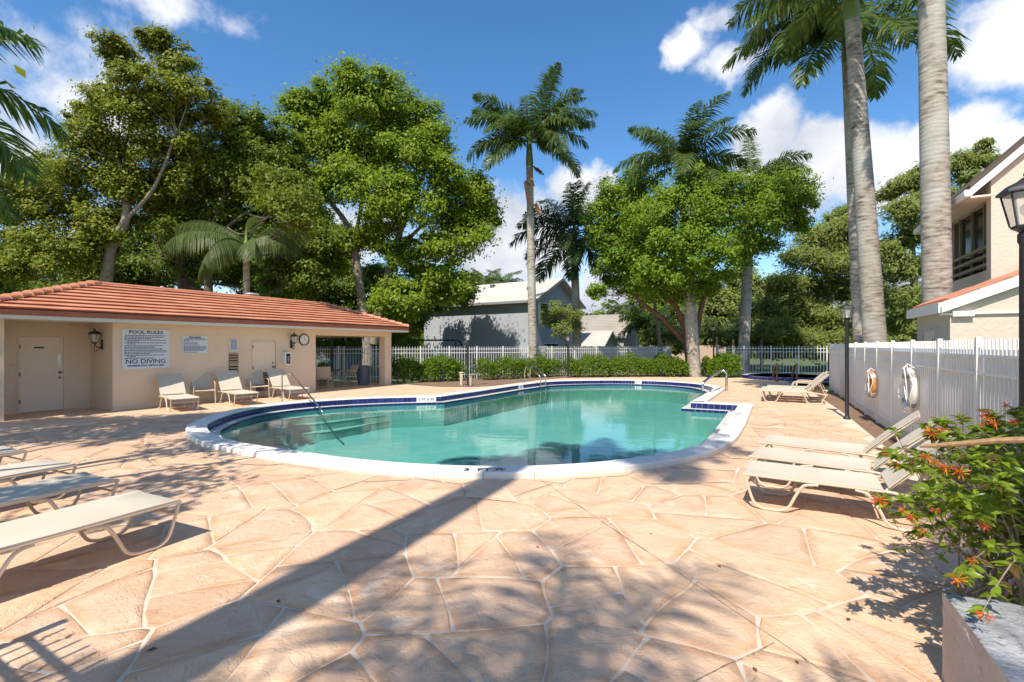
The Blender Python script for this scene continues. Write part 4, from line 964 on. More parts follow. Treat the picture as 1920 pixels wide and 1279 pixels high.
# plain board fence farther back
bfz = thing('board_fence', 'whitewashed close board fence behind the palm trunks', 'fence', pt(1005, 660, 33.5).xy.to_3d(), 0)
aa, bb = pt(1005, 660, 33.5), pt(1262, 660, 35.5); d = (bb - aa); d.z = 0; L = d.length; bfz.rotation_euler = (0, 0, math.atan2(d.y, d.x)); bme = MB().box((0, 0, 0), (.135, .02, 1), None, .004).mesh('board', WOOD)
for i in range(int(L / .145)):
    hh = 1.86 + rnd.uniform(-.03, .03); link('board', bme, bfz, (i * .145, 0, hh / 2 - .15), None, (1, 1, hh))
for z in (.4, 1.4): MB().b2((0, .012, z - .04), (L, .045, z + .04)).obj('rail', WOOD, bfz)

# ------------------------------------------------------------------ lamp posts
def lamp(x, y, h, label, s=1.0):
    r = thing('lamp_post', label, 'lamp post', (x, y, 0), rnd.uniform(0, 1), 'black garden lamp posts')
    MB().lathe([(.075, 0), (.075, .03), (.05, .06), (.042, .12), (.040, h - .52 * s), (.05, h - .5 * s), (.05, h - .45 * s), (.03, h - .43 * s)], 14).obj('pole', BLACK, r)
    hd = bpy.data.objects.new('lantern', None); COL.objects.link(hd); hd.parent = r; hd.location = (0, 0, h - .44 * s); lantern_head(hd, 0, s)
    return r
p = gp(1588, 786); lamp(p.x, p.y, 2.80, 'black lamp post standing free on the deck before the right fence', 1.05)
lamp(3.83, 3.6, 3.06, 'big near black lamp post rising behind the flowering bush', 1.12)
p = gp(877, 725); lamp(p.x, p.y, 2.36, 'black lamp post in the mulch between the first two hedges')
p = pt(1065, 708, 26.2); lamp(p.x, p.y, 2.40, 'black lamp post before the hedge under the dark palm')
p = pt(1338, 703, 28); lamp(p.x, p.y, 3.0, 'slim black lamp post beside the red barked tree')

# ------------------------------------------------------------------ spa
sc = Vector((14.6, 25.5)); spa = thing('spa', 'raised round spa faced with blue tiles before the back fence', 'spa', (sc.x, sc.y, 0)); RS = 2.25
MB().lathe([(RS - .30, .165), (RS - .01, .165), (RS - .01, -.02), (RS - .3, -.02), (RS - .3, .165)], 72).obj('rim', GROUT, spa)
tm = MB().box((0, 0, 0), (.148, .012, .15), None, .004).mesh('tile', BLUET); nT = int(2 * math.pi * RS / .155)
for k in range(nT):
    a = 2 * math.pi * k / nT
    if math.sin(a) < .25: link('tile', tm, spa, (RS * math.cos(a), RS * math.sin(a), .085), (0, 0, a + math.pi / 2))
tm2 = MB().box((0, 0, 0), (.146, .26, .012), None, .004).mesh('rim_tile', BLUET)
for k in range(nT):
    a = 2 * math.pi * k / nT
    if math.sin(a) < .25: link('rim_tile', tm2, spa, ((RS - .14) * math.cos(a), (RS - .14) * math.sin(a), .172), (0, 0, a + math.pi / 2), (.93, 1, 1))
    else: link('inner_tile', tm, spa, ((RS - .31) * math.cos(a), (RS - .31) * math.sin(a), .09), (0, 0, a + math.pi / 2), (.86, 1, 1))
up_(MB().lathe([(0, .02), (RS - .3, .02)], 48).obj('water', wm, spa)); MB().lathe([(0, -.018), (RS - .3, -.018)], 48).obj('floor', PLAST, spa)
for (px, lb) in ((1457, 'brown spa handrail left of the nested loungers'), (1494, 'brown spa handrail above the nested lounger arms')):
    q = pt(px, 716, 23.0); root = thing('spa_handrail', lb, 'handrail', (q.x, q.y, 0), 0, 'spa handrails')
    MB().tube(smooth_path([(0, 0, 0), (0, 0, .55), (.0, .03, .78), (.06, .12, .86), (.12, .4, .7), (.14, .6, .3), (.14, .62, .1)], 4), .045, 10).obj('rail', BRONZE, root)

# ------------------------------------------------------------------ vegetation builders
def leaves_for(clumps, n_per, leaf, flat=.8, drop=0.0, inner=.25):
    C = []; Nn = []
    for (c, r) in clumps:
        r = r * 1.14; n = int(n_per * 3.6 * max(.4, (r / 1.4) ** 1.6)); k = 24
        v = NR.normal(size=(k, 3)); v /= np.linalg.norm(v, axis=1, keepdims=True); v *= (NR.random((k, 1)) ** .45) * .98; v[:, 2] *= flat
        sub = np.array(c) + v * r; idx = NR.integers(0, k, n)
        sg = r * (.16 + .20 * NR.random((k, 1)))
        w = NR.normal(size=(n, 3)); w /= np.linalg.norm(w, axis=1, keepdims=True); w *= NR.random((n, 1)) ** .45 * 1.5; w[:, 2] *= .62; w *= np.where(NR.random((n, 1)) < .2, 1.9, 1.0)
        p = sub[idx] + w * sg[idx]; p[:, 2] -= drop * r * NR.random(n) ** 2
        o = p - np.array(c); o /= np.maximum(np.linalg.norm(o, axis=1, keepdims=True), 1e-3)
        C.append(p); Nn.append(o * .35 + w * .3 + np.array((-.22, -.45, .62)) + NR.normal(size=(n, 3)) * .42)
    C = np.concatenate(C); Nn = np.concatenate(Nn); sz = leaf * .78 * (.5 + .9 * NR.random(len(C)))
    return C, Nn, sz
def tree(name, label, cat, Y, trunks, clumps, leafm, barkm, n_per=900, leaf=.22, group=None, depth=.9, seed=1, aspect=.5, drop=0., limbs=True, flat=.8, ground=True):
    """trunks: [[(px,py,r_metres[,dY])...]] ; clumps: [(px,py,rpx[,dY])] in photo pixels at distance Y (each clump gets its own depth)"""
    q = random.Random(seed); base = pt(trunks[0][0][0], trunks[0][0][1], Y); base.z = -.2 if ground else base.z
    r = thing(name, label, cat, base, 0, group); tm = MB(); nodes = []
    for tk in trunks:
        P = []; Rr = []
        for w in tk:
            v = pt(w[0], w[1], Y + (w[3] if len(w) > 3 else 0)); P.append(v); Rr.append(w[2])
        if tk is trunks[0] and ground: P.insert(0, base.copy()); Rr.insert(0, Rr[0] * 1.25)
        sp_ = smooth_path(P, 4); rs = [Rr[min(i // 4, len(Rr) - 1)] + (Rr[min(i // 4 + 1, len(Rr) - 1)] - Rr[min(i // 4, len(Rr) - 1)]) * (i % 4) / 4 for i in range(len(sp_))]
        tm.tube([v - base for v in sp_], rs, 9); nodes += list(zip(sp_, rs))
    cl = []
    for w in clumps:
        dy = w[3] if len(w) > 3 else q.uniform(-1, 1) * depth * (w[2] * Y / F) * 1.3
        c = pt(w[0], w[1], Y + dy); cl.append((c - base, w[2] * Y / F))
    if limbs:
        for (c, rr) in cl:
            c2 = c + base; best = min(nodes, key=lambda nd: (nd[0] - c2).length + max(0, nd[0].z - c2.z) * 2.5)
            a = best[0]; m = a.lerp(c2, .5) + Vector((q.uniform(-.3, .3), q.uniform(-.3, .3), -.12 * (c2 - a).length)); r0 = min(best[1] * .6, .02 + .018 * (c2 - a).length)
            pth = smooth_path([a, m, c2], 5); tm.tube([v - base for v in pth], [r0 + (.014 - r0) * i / (len(pth) - 1) for i in range(len(pth))], 6)
            for _ in range(3):
                e = c2 + Vector((q.gauss(0, 1), q.gauss(0, 1), q.gauss(.2, .7))) * rr * .5; tm.tube([c2 * .35 + m * .65 - base, c2 * .6 + e * .4 - base, e - base], [.022, .014, .006], 5)
    tm.obj('trunk', barkm, r)
    C, Nn, sz = leaves_for(cl, n_per, leaf, flat, drop)
    link('crown', leaf_mesh('crown', C, Nn, sz, leafm, aspect), r)
    return r

FRONDS = {}
def frond_mesh(kind, matl, L=3.3, seed=0, n=80, plume=.7, lmax=.82, width=.062, hang=.8, pitch=40, droop=95):
    q = random.Random(seed); st = []; p = Vector((0, 0, 0)); st.append(p.copy()); a = R(pitch); N_ = 16
    for i in range(N_):
        s = (i + 1) / N_; ang = a - R(droop) * s ** 1.35; p = p + Vector((math.cos(ang), 0, math.sin(ang))) * (L / N_); st.append(p.copy())
    V = []; T = []
    def at(s):
        x = s * N_; i = min(int(x), N_ - 1); f = x - i; return st[i].lerp(st[i + 1], f), (st[i + 1] - st[i]).normalized()
    for i in range(n):
        s = .10 + .90 * (i + q.random() * .5) / n; c, t = at(min(s, .999)); side = Vector((0, 1, 0)); up = side.cross(t) * -1
        if up.z < 0: up = -up
        ln = lmax * (math.sin(math.pi * min(1, .12 + s * .80)) ** .7) * (1.0 if s < .85 else 1 - (s - .85) * 3)
        for sg in (-1, 1):
            el = q.uniform(-1, 1) * plume; d = (side * sg * math.cos(el) + up * math.sin(el) * .9 + t * (.35 + .5 * s)).normalized(); l = ln * q.uniform(.8, 1.1)
            m1 = c + (d + Vector((0, 0, -max(0, hang - 1) * .5))).normalized() * l * .5 + Vector((0, 0, -min(hang, 1) * l * .12)); d2 = (d + Vector((0, 0, -hang * 1.0))).normalized(); e = m1 + d2 * l * .5
            w = (t - d * t.dot(d)).normalized() * width * .5; tt = q.random()
            V.append([c - w * .5, c + w * .5, m1 + w, m1 - w]); T.append(tt); V.append([m1 - w, m1 + w, e + w * .15, e - w * .15]); T.append(tt)
    # rachis
    for i in range(N_):
        w0 = .030 * (1 - i / N_) + .006; w1 = .030 * (1 - (i + 1) / N_) + .006
        for ax in (Vector((0, 1, 0)), Vector((0, 0, 1))):
            V.append([st[i] - ax * w0, st[i] + ax * w0, st[i + 1] + ax * w1, st[i + 1] - ax * w1]); T.append(.8)
    return quads_mesh('frond', np.array([[tuple(v) for v in f] for f in V]), matl, np.array(T))
def frond_set(matl, key, L=3.3, **kw):
    if key not in FRONDS:
        FRONDS[key] = [frond_mesh('', matl, L, sd, pitch=p, droop=d, **kw) for sd, (p, d) in enumerate(((82, 40), (66, 62), (50, 80), (32, 86), (12, 80), (-10, 60), (-38, 40)))]
    return FRONDS[key]
def palm(label, base, top, r0, r1, fset, fr, scale=1.0, seed=0, group='royal palms', shaft=1.4, bulge=1.12, mid=None, name='royal_palm', bark=None, spear=True, dead=0, cat='palm tree'):
    """fr: list of (azimuth degrees, class 0..6); base/top are world points, top is where the crownshaft begins"""
    q = random.Random(seed); base = Vector(base); top = Vector(top); r = thing(name, label, cat, base, 0, group)
    d = top - base; n = 22; P = []; Rr = []
    for i in range(n + 1):
        s = i / n; P.append(d * s + (Vector(mid) * math.sin(math.pi * s) if mid else Vector((0, 0, 0)))); Rr.append((r0 + (r1 - r0) * s) * (1 + (bulge - 1) * math.sin(math.pi * min(1, s * 1.05))) * (1.10 if i == 0 else 1))
    MB().tube(P, Rr, 18).obj('trunk', bark or PALMT, r)
    ax = (P[-1] - P[-2]).normalized()
    if shaft > 0:
        MB().tube([d, d + ax * shaft * .15, d + ax * shaft * .6, d + ax * shaft, d + ax * (shaft + .35)], [r1 * 1.02, r1 * 1.12, r1 * .85, r1 * .5, r1 * .2], 14).obj('crownshaft', GREENSHAFT, r)
    hub = d + ax * shaft
    for (az, k) in fr:
        me = fset[k]; s = scale * q.uniform(.9, 1.08)
        o = link('frond', me, r, hub - ax * (.10 * k * .6) + Vector((math.cos(R(az)), math.sin(R(az)), 0)) * r1 * .5, (R(q.uniform(-22, 22)), R(q.uniform(-5, 5)), R(az)), (s, s, s))
    if spear: MB().tube([hub, hub + Vector((.02, 0, 1.1 * scale)), hub + Vector((.05, 0, 1.9 * scale))], [.035, .022, .006], 6).obj('spear_leaf', GREENSHAFT, r)
    return r
def spread(n, seed, classes):
    q = random.Random(seed); return [((i * 137.5 + q.uniform(-18, 18)) % 360, classes[i % len(classes)]) for i in range(n)]
FS = frond_set(L_PALM, 'royal', 3.45)
FSH = frond_set(L_PALM, 'thin', 3.3, n=48, width=.045)
L_PALMB = leaf_mat('leaf_palm_bright', (.04, .09, .02), (.11, .19, .04), (.2, .36, .04))
FL = frond_set(L_PALMB, 'left', 3.3)
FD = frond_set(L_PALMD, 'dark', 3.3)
FQ = frond_set(L_PALML, 'queen', 3.0, plume=.3, hang=3.2, lmax=1.05, width=.034, n=95)
FSM = frond_set(L_PALML, 'small', 1.6, n=30, lmax=.45, width=.05)

# ------------------------------------------------------------------ palms
b = pt(1000, 655, 27); b.z = -.2; t = pt(993, 314, 27)
P1 = palm('tall royal palm in the middle, brown dead sheaths hanging on its trunk', b, t, .245, .19, FS,
     [(180, 2), (185, 4), (160, 3), (200, 5), (0, 2), (-10, 3), (20, 4), (-20, 5), (90, 1), (270, 2), (250, 3), (300, 4), (60, 2), (120, 1), (230, 5), (330, 5), (5, 1), (172, 1), (290, 0), (345, 2), (190, 2), (10, 2), (195, 1), (350, 1), (225, 3), (318, 3)], 1.12, 3, shaft=1.7, bulge=1.03)
mb = MB(); 
for (px, py, px2, py2, w) in ((985, 342, 990, 382, .15), (1004, 384, 1010, 400, .17), (993, 320, 999, 350, .10)):
    a, c = pt(px, py, 26.7), pt(px2, py2, 26.6); mb.add([a - b + Vector((-w * .6, 0, 0)), a - b + Vector((w * .3, -.1, .1)), c - b + Vector((w, -.16, 0)), c - b + Vector((-w * .3, -.05, -.1)), a - b + Vector((0, .18, 0)), c - b + Vector((0, .14, 0))], [(0, 1, 2, 3), (1, 4, 5, 2), (4, 0, 3, 5)])
mb.obj('dead_sheath', pmat('dead_sheath', (.30, .13, .06), (.40, .20, .10), 5, .8), P1)
fl = frond_mesh('', L_DEAD, .9, 5, n=26, pitch=-20, droop=40, lmax=.35); link('flower_stalk', fl, P1, pt(997, 312, 26.8) - b, (0, 0, R(-25)))
b = pt(1083, 655, 31); b.z = -.2; t = pt(1077, 470, 31)
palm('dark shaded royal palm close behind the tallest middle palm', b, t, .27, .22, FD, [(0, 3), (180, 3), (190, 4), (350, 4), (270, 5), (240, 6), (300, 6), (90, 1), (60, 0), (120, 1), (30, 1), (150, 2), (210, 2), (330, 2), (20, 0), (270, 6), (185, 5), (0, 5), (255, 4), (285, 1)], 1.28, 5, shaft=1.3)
b = pt(1303, 705, 27.0); b.z = -.2; t = pt(1280, 352, 27.0)
palm('royal palm whose trunk rises through the red barked tree', b, t, .35, .21, FS, [(180, 1), (175, 3), (185, 5), (195, 4), (0, 1), (-5, 3), (10, 4), (-15, 5), (270, 2), (255, 4), (290, 5), (90, 1), (60, 2), (120, 2), (330, 2), (210, 2), (275, 1), (305, 1)], 1.14, 8, shaft=1.5)
b = pt(1392, 660, 30); b.z = -.2; t = pt(1408, 365, 30)
palm('royal palm with few fronds behind the right part of the spreading tree', b, t, .33, .22, FS, [(60, 0), (10, 2), (5, 3), (350, 4), (180, 3), (200, 4), (80, 1), (300, 3), (355, 5), (120, 1), (330, 2), (15, 5)], 1.08, 9, shaft=1.1, spear=False)
b = Vector((10.35, 13.6, -.2)); t = pt(1598, 38, 13.6)
palm('leaning pale royal palm, front trunk of the pair right of centre', b, t, .30, .18, FS, [(150, 3), (170, 2), (185, 3), (200, 4), (215, 3), (120, 3), (240, 4), (60, 3), (90, 3), (270, 3), (30, 2)], 1.0, 12, shaft=1.5, bulge=1.02)
b = pt(1617, 640, 19.5); b.z = -.2; t = pt(1589, 118, 19.5)
palm('darker royal palm trunk directly behind the leaning pale one', b, t, .24, .19, FS, [(180, 3), (195, 3), (170, 4), (205, 4), (215, 5), (160, 3), (235, 4), (0, 3), (250, 5), (270, 4), (190, 2), (90, 2), (40, 3), (225, 3), (200, 4), (185, 4)], 1.42, 13, shaft=1.3, bulge=1.05)
b = Vector((9.95, 11.25, -.2)); t = pt(1741, -60, 11.25); t.z += 2.6
palm('thick ringed royal palm trunk beside the tan house at the right', b, t, .265, .215, FS, [(a, k) for a, k in ((180, 3), (200, 3), (0, 3), (45, 3), (90, 3), (135, 3), (240, 4), (270, 3), (310, 4), (160, 4))], 1.0, 15, shaft=1.5, bulge=1.12)
# near palm at the upper left, mostly outside the frame
b = Vector((-10.5, 7.3, -.2)); t = Vector((-10.5, 7.3, 4.8))
palm('leafy royal palm crown reaching in at the upper left corner', b, t, .24, .17, FL, [(15, 1), (-5, 2), (-25, 3), (35, 3), (5, 4), (-60, 3), (200, 3), (250, 3), (300, 2), (-40, 2), (10, 2), (-10, 5), (25, 5)], .98, 18, shaft=1.2)
# queen palm with hanging leaflets above the pool house
b = pt(462, 560, 20.7); b.z = -.2; t = pt(462, 462, 20.7)
palm('drooping queen palm with hanging leaflets above the pool house roof', b, t, .16, .12, FQ, [(-8, 3), (190, 2), (268, 4), (90, 1), (150, 2), (310, 4), (225, 3), (40, 2), (175, 4)], 1.0, 21, 'queen palms', .3, 1.0, name='queen_palm', spear=False)
# palms behind the camera: their shadows lie on the deck
palm('tall royal palm behind the camera, its trunk shadow crossing the deck', (-4.05, -2.06, 0), (-4.05, -2.06, 15.2), .30, .22, FS, [(65, 3), (40, 2), (90, 3), (20, 3), (112, 3), (0, 3), (132, 4), (-25, 3), (155, 3), (80, 1), (50, 4), (10, 2), (-72, 3), (-60, 2), (-45, 3), (-80, 2), (-55, 4), (30, 4), (100, 2), (180, 2)], .95, 23, shaft=1.5, bulge=1.1)
palm('shorter royal palm behind the camera shading the front of the deck', (-3.3, -4.7, 0), (-3.3, -4.7, 7.8), .24, .18, FSH, [(70, 3), (40, 2), (95, 3), (130, 4), (60, 5), (55, 3), (20, 3), (82, 2), (112, 3)], 1.0, 27, shaft=1.3)
palm('royal palm behind the camera shading the loungers by the bush', (.5, -2.6, 0), (.5, -2.6, 8.4), .24, .18, FSH, [(40, 3), (350, 3), (15, 2), (310, 4)], .8, 29, shaft=1.3)
# small palms in the distance
for (px, py, Y, sc_, lb) in ((905, 520, 48, 1.5, 'bright feather palm beyond the left end of the grey house roof'), (945, 522, 52, 1.6, 'feather palm peeping over the grey house roof'), (1160, 572, 52, 1.2, 'small ragged palm over the gable of the grey tiled house'),
                          (1428, 575, 38, 1.5, 'slim young palm in the shade behind the spa fence'), (1215, 600, 40, 1.6, 'low dark palm under the red barked tree'), (1250, 625, 38, 1.5, 'bushy low palm left of the red barked trunk'), (1345, 620, 38, 1.5, 'low palm right of the red barked trunk'), (1375, 600, 42, 1.5, 'yellowing palm clump far behind the slim lamp post'), (735, 590, 38, 1.4, 'shaded palm between pool house and grey house')):
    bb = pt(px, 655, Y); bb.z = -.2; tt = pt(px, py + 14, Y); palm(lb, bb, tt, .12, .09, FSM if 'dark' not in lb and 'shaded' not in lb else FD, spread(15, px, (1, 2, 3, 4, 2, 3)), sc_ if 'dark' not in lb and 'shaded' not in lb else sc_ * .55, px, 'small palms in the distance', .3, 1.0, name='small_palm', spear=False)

# ------------------------------------------------------------------ trees
tree('shade_tree', 'tall bright green shade tree behind the pavilion end of the pool house', 'tree', 27,
     [[(690, 648, .30), (678, 560, .24), (662, 455, .19), (645, 412, .15), (612, 372, .10)], [(700, 645, .28), (716, 560, .24), (738, 480, .20), (752, 430, .16), (775, 380, .12), (800, 310, .07)], [(745, 470, .13), (790, 425, .09), (830, 395, .06)], [(662, 455, .13), (675, 400, .09), (680, 330, .06)]],
     [(590, 215, 52), (640, 185, 50), (665, 165, 40), (700, 185, 52), (745, 215, 50), (790, 240, 50), (815, 265, 32), (560, 255, 38), (610, 275, 52), (665, 265, 55), (720, 285, 58), (770, 300, 52), (560, 190, 28), (845, 340, 40), (885, 365, 42), (905, 395, 36), (850, 410, 45), (875, 445, 40), (600, 335, 45), (655, 345, 50), (715, 365, 50), (770, 380, 45), (700, 430, 42), (745, 470, 36), (825, 470, 45), (790, 530, 50), (840, 530, 40), (640, 480, 36), (760, 560, 45)],
     L_LIME, BARK, 1500, .24, 'big trees behind the pool house', seed=2)
tree('shade_tree', 'tall olive leaved tree rising over the left end of the pool house roof', 'tree', 21.5,
     [[(197, 560, .26), (200, 520, .24), (212, 450, .20), (236, 412, .17), (232, 345, .12), (222, 300, .08)], [(205, 490, .12), (160, 440, .09), (110, 410, .05)], [(236, 412, .10), (290, 350, .07), (330, 250, .05)]],
     [(205, 85, 26), (225, 110, 30), (285, 70, 22), (310, 90, 32), (335, 130, 32), (250, 145, 34), (185, 190, 34), (225, 185, 36), (300, 165, 38), (360, 165, 34), (395, 215, 34), (270, 215, 50), (335, 220, 44), (210, 255, 50), (150, 215, 24), (140, 260, 32), (290, 285, 55), (360, 280, 42), (160, 320, 45), (230, 330, 52), (95, 310, 36), (60, 370, 48), (120, 385, 55), (190, 400, 45), (40, 440, 50), (100, 470, 52), (270, 390, 45), (30, 500, 45), (160, 490, 40), (205, 300, 40), (250, 350, 46), (300, 345, 44), (180, 445, 40), (60, 320, 36), (20, 380, 44), (330, 340, 40)],
     L_OLIVE, BARK, 1350, .20, 'big trees behind the pool house', seed=3)
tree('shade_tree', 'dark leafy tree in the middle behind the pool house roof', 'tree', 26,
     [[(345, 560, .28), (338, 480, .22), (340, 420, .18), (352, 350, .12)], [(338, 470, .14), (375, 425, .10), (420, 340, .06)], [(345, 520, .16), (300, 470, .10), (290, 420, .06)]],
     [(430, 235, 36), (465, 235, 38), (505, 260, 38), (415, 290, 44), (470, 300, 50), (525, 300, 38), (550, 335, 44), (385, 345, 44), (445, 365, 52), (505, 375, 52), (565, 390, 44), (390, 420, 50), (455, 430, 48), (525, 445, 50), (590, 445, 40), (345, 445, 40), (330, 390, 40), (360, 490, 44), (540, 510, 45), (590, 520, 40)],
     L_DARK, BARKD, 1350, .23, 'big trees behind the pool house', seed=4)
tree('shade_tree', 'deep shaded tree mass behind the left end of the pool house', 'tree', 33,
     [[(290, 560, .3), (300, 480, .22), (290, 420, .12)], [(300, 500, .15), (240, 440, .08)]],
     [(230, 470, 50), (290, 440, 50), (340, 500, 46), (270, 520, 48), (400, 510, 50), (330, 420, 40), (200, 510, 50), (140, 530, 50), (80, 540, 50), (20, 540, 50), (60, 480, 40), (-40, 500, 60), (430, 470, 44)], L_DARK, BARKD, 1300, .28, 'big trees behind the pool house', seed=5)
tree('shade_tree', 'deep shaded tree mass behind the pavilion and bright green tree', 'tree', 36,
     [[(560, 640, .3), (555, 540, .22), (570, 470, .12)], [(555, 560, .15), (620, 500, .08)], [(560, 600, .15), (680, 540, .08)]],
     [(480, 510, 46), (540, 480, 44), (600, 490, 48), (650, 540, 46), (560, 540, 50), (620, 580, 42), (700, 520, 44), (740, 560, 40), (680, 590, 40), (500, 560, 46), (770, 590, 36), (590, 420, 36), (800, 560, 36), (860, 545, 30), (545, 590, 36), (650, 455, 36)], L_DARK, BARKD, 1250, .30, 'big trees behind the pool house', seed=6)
tree('shade_tree', 'spreading red barked tree with many limbs left of the palm trunk', 'tree', 28.4,
     [[(1296, 698, .24), (1290, 660, .22), (1280, 610, .14), (1262, 560, .15), (1243, 510, .11), (1235, 470, .07)], [(1288, 650, .15), (1245, 600, .14), (1205, 570, .11), (1188, 548, .06)], [(1286, 620, .16), (1270, 580, .13), (1230, 540, .10), (1200, 500, .06)], [(1306, 640, .14), (1316, 570, .15), (1330, 540, .12), (1350, 520, .08), (1380, 480, .05)], [(1298, 640, .14), (1290, 560, .12), (1300, 480, .08), (1340, 420, .05)]],
     [(1130, 400, 34), (1150, 365, 34), (1190, 345, 36), (1215, 375, 44), (1160, 420, 46), (1125, 445, 30), (1205, 430, 50), (1255, 375, 34, -3.3), (1250, 430, 46, -3.3), (1300, 345, 34, -3.3), (1330, 330, 32), (1360, 350, 38), (1310, 390, 44, -3.3), (1400, 365, 40), (1440, 380, 38), (1480, 350, 34), (1500, 380, 26), (1465, 410, 38), (1355, 410, 44), (1410, 420, 42), (1500, 415, 22), (1430, 455, 30), (1150, 480, 44), (1200, 485, 46), (1255, 490, 46, -3.3), (1310, 450, 48, -3.3), (1340, 490, 44, -3.3), (1170, 525, 36), (1220, 540, 34), (1385, 470, 34), (1330, 530, 34), (1120, 545, 16), (1280, 540, 34)],
     L_GUMBO, BARKR, 1150, .21, seed=7)
tree('feathery_tree', 'wide feathery tree in the gap left of the twin palm trunks', 'tree', 36,
     [[(1560, 655, .28), (1556, 580, .22), (1550, 500, .14), (1556, 440, .07)], [(1555, 560, .1), (1500, 520, .06)], [(1552, 520, .1), (1600, 470, .05)]],
     [(1560, 420, 28), (1590, 400, 28), (1530, 440, 34), (1580, 450, 38), (1510, 480, 38), (1560, 490, 40), (1610, 480, 34), (1480, 525, 38), (1540, 535, 42), (1600, 535, 40), (1470, 570, 36), (1520, 585, 40), (1580, 590, 40), (1620, 600, 36), (1440, 610, 36), (1500, 630, 36), (1560, 640, 36), (1605, 430, 24)], L_FEATH, BARK, 800, .40, 'feathery trees by the right fence', seed=8, aspect=.22, flat=.5, drop=.3)
tree('feathery_tree', 'tall feathery tree between the palm trunks and the tan house', 'tree', 27,
     [[(1722, 655, .26), (1716, 560, .2), (1710, 440, .13), (1720, 360, .06)], [(1712, 450, .09), (1790, 350, .05)]],
     [(1690, 345, 28), (1720, 330, 28), (1700, 390, 36), (1670, 360, 22), (1745, 370, 30), (1800, 305, 26), (1830, 290, 22), (1850, 300, 18), (1815, 335, 26), (1700, 440, 38), (1740, 430, 30), (1690, 495, 38), (1725, 500, 34), (1705, 555, 38), (1690, 605, 34), (1730, 600, 30), (1665, 470, 26), (1670, 560, 28), (1845, 268, 10)], L_FEATH, BARK, 800, .36, 'feathery trees by the right fence', seed=9, aspect=.24, flat=.55, drop=.3)
tree('background_tree', 'mid green tree behind the spa fence near the pale palm trunk', 'tree', 44,
     [[(1400, 655, .25), (1405, 600, .2), (1400, 540, .1)]], [(1330, 560, 36), (1370, 590, 40), (1420, 560, 40), (1450, 600, 40), (1380, 630, 36), (1440, 640, 36), (1330, 620, 34), (1490, 570, 30), (1390, 530, 30), (1300, 600, 30), (1520, 640, 36), (1580, 645, 36), (1640, 640, 36), (1690, 645, 30)], L_FEATH, BARKD, 1100, .34, 'trees far behind the back fence', seed=10, limbs=False)
tree('background_tree', 'dark undergrowth tree between the small roofs and the red barked tree', 'tree', 46,
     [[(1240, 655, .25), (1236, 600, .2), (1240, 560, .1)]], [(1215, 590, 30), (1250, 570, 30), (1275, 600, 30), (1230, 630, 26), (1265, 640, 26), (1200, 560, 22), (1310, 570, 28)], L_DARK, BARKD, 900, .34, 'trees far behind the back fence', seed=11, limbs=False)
tree('background_tree', 'low leafy tree row far left beyond the grey house', 'tree', 58,
     [[(860, 655, .25), (858, 600, .2), (862, 540, .1)]], [(835, 540, 30), (870, 530, 28), (900, 545, 24), (800, 560, 30), (840, 590, 30), (770, 600, 30), (730, 610, 30)], L_OLIVE, BARKD, 900, .4, 'trees far behind the back fence', seed=12, limbs=False)
tree('ornamental_tree', 'thin airy young tree against the dark gable of the grey house', 'small tree', 29.5,
     [[(1063, 650, .05), (1056, 630, .045), (1050, 600, .03), (1052, 570, .02)], [(1056, 630, .03), (1075, 600, .02)], [(1056, 640, .03), (1030, 600, .02)]],
     [(1045, 580, 20), (1062, 590, 22), (1035, 605, 18), (1075, 610, 18), (1052, 620, 20), (1028, 590, 13), (1080, 590, 12)], L_FEATH, BARKD, 1000, .13, seed=13)
tree('background_tree', 'slender pale trunked tree between the small roofs and the red barked tree', 'tree', 34,
     [[(1238, 652, .14), (1236, 630, .13), (1230, 590, .12), (1228, 570, .11), (1226, 530, .08)]], [(1226, 520, 26), (1200, 530, 22), (1250, 515, 22)], L_GUMBO, BARK, 900, .25, 'trees far behind the back fence', seed=16)
tree('background_tree', 'dark shrubby tree behind the pavilion, seen through its opening', 'tree', 33,
     [[(640, 655, .18), (642, 635, .15), (646, 612, .1)]], [(605, 625, 26), (640, 612, 28), (675, 620, 26), (600, 650, 24), (640, 650, 24), (680, 650, 24), (715, 640, 24), (740, 620, 26), (760, 640, 20)], L_DARK, BARKD, 900, .24, 'trees far behind the back fence', seed=18, limbs=False)
tree('shade_tree', 'leafy tree close behind the pool house whose shade darkens the pavilion fence', 'tree', 23.2,
     [[(392, 575, .20), (390, 500, .17), (398, 430, .13), (420, 370, .09)], [(392, 480, .10), (350, 430, .07), (330, 400, .04)], [(396, 450, .10), (460, 400, .07), (500, 380, .04)]],
     [(350, 400, 36), (400, 360, 38), (445, 340, 38), (490, 355, 38), (410, 310, 34), (470, 300, 34), (530, 385, 36, -4), (370, 450, 34), (330, 440, 30), (560, 410, 34, -4), (525, 340, 32, -3), (430, 400, 32, .5), (570, 360, 28, -3)],  # clumps set forward are added to cast shade on the pavilion fence
     leaf_mat('leaf_mid', (.065, .105, .012), (.22, .28, .026), (.24, .32, .02)), BARKD, 1100, .19, 'big trees behind the pool house', seed=19)
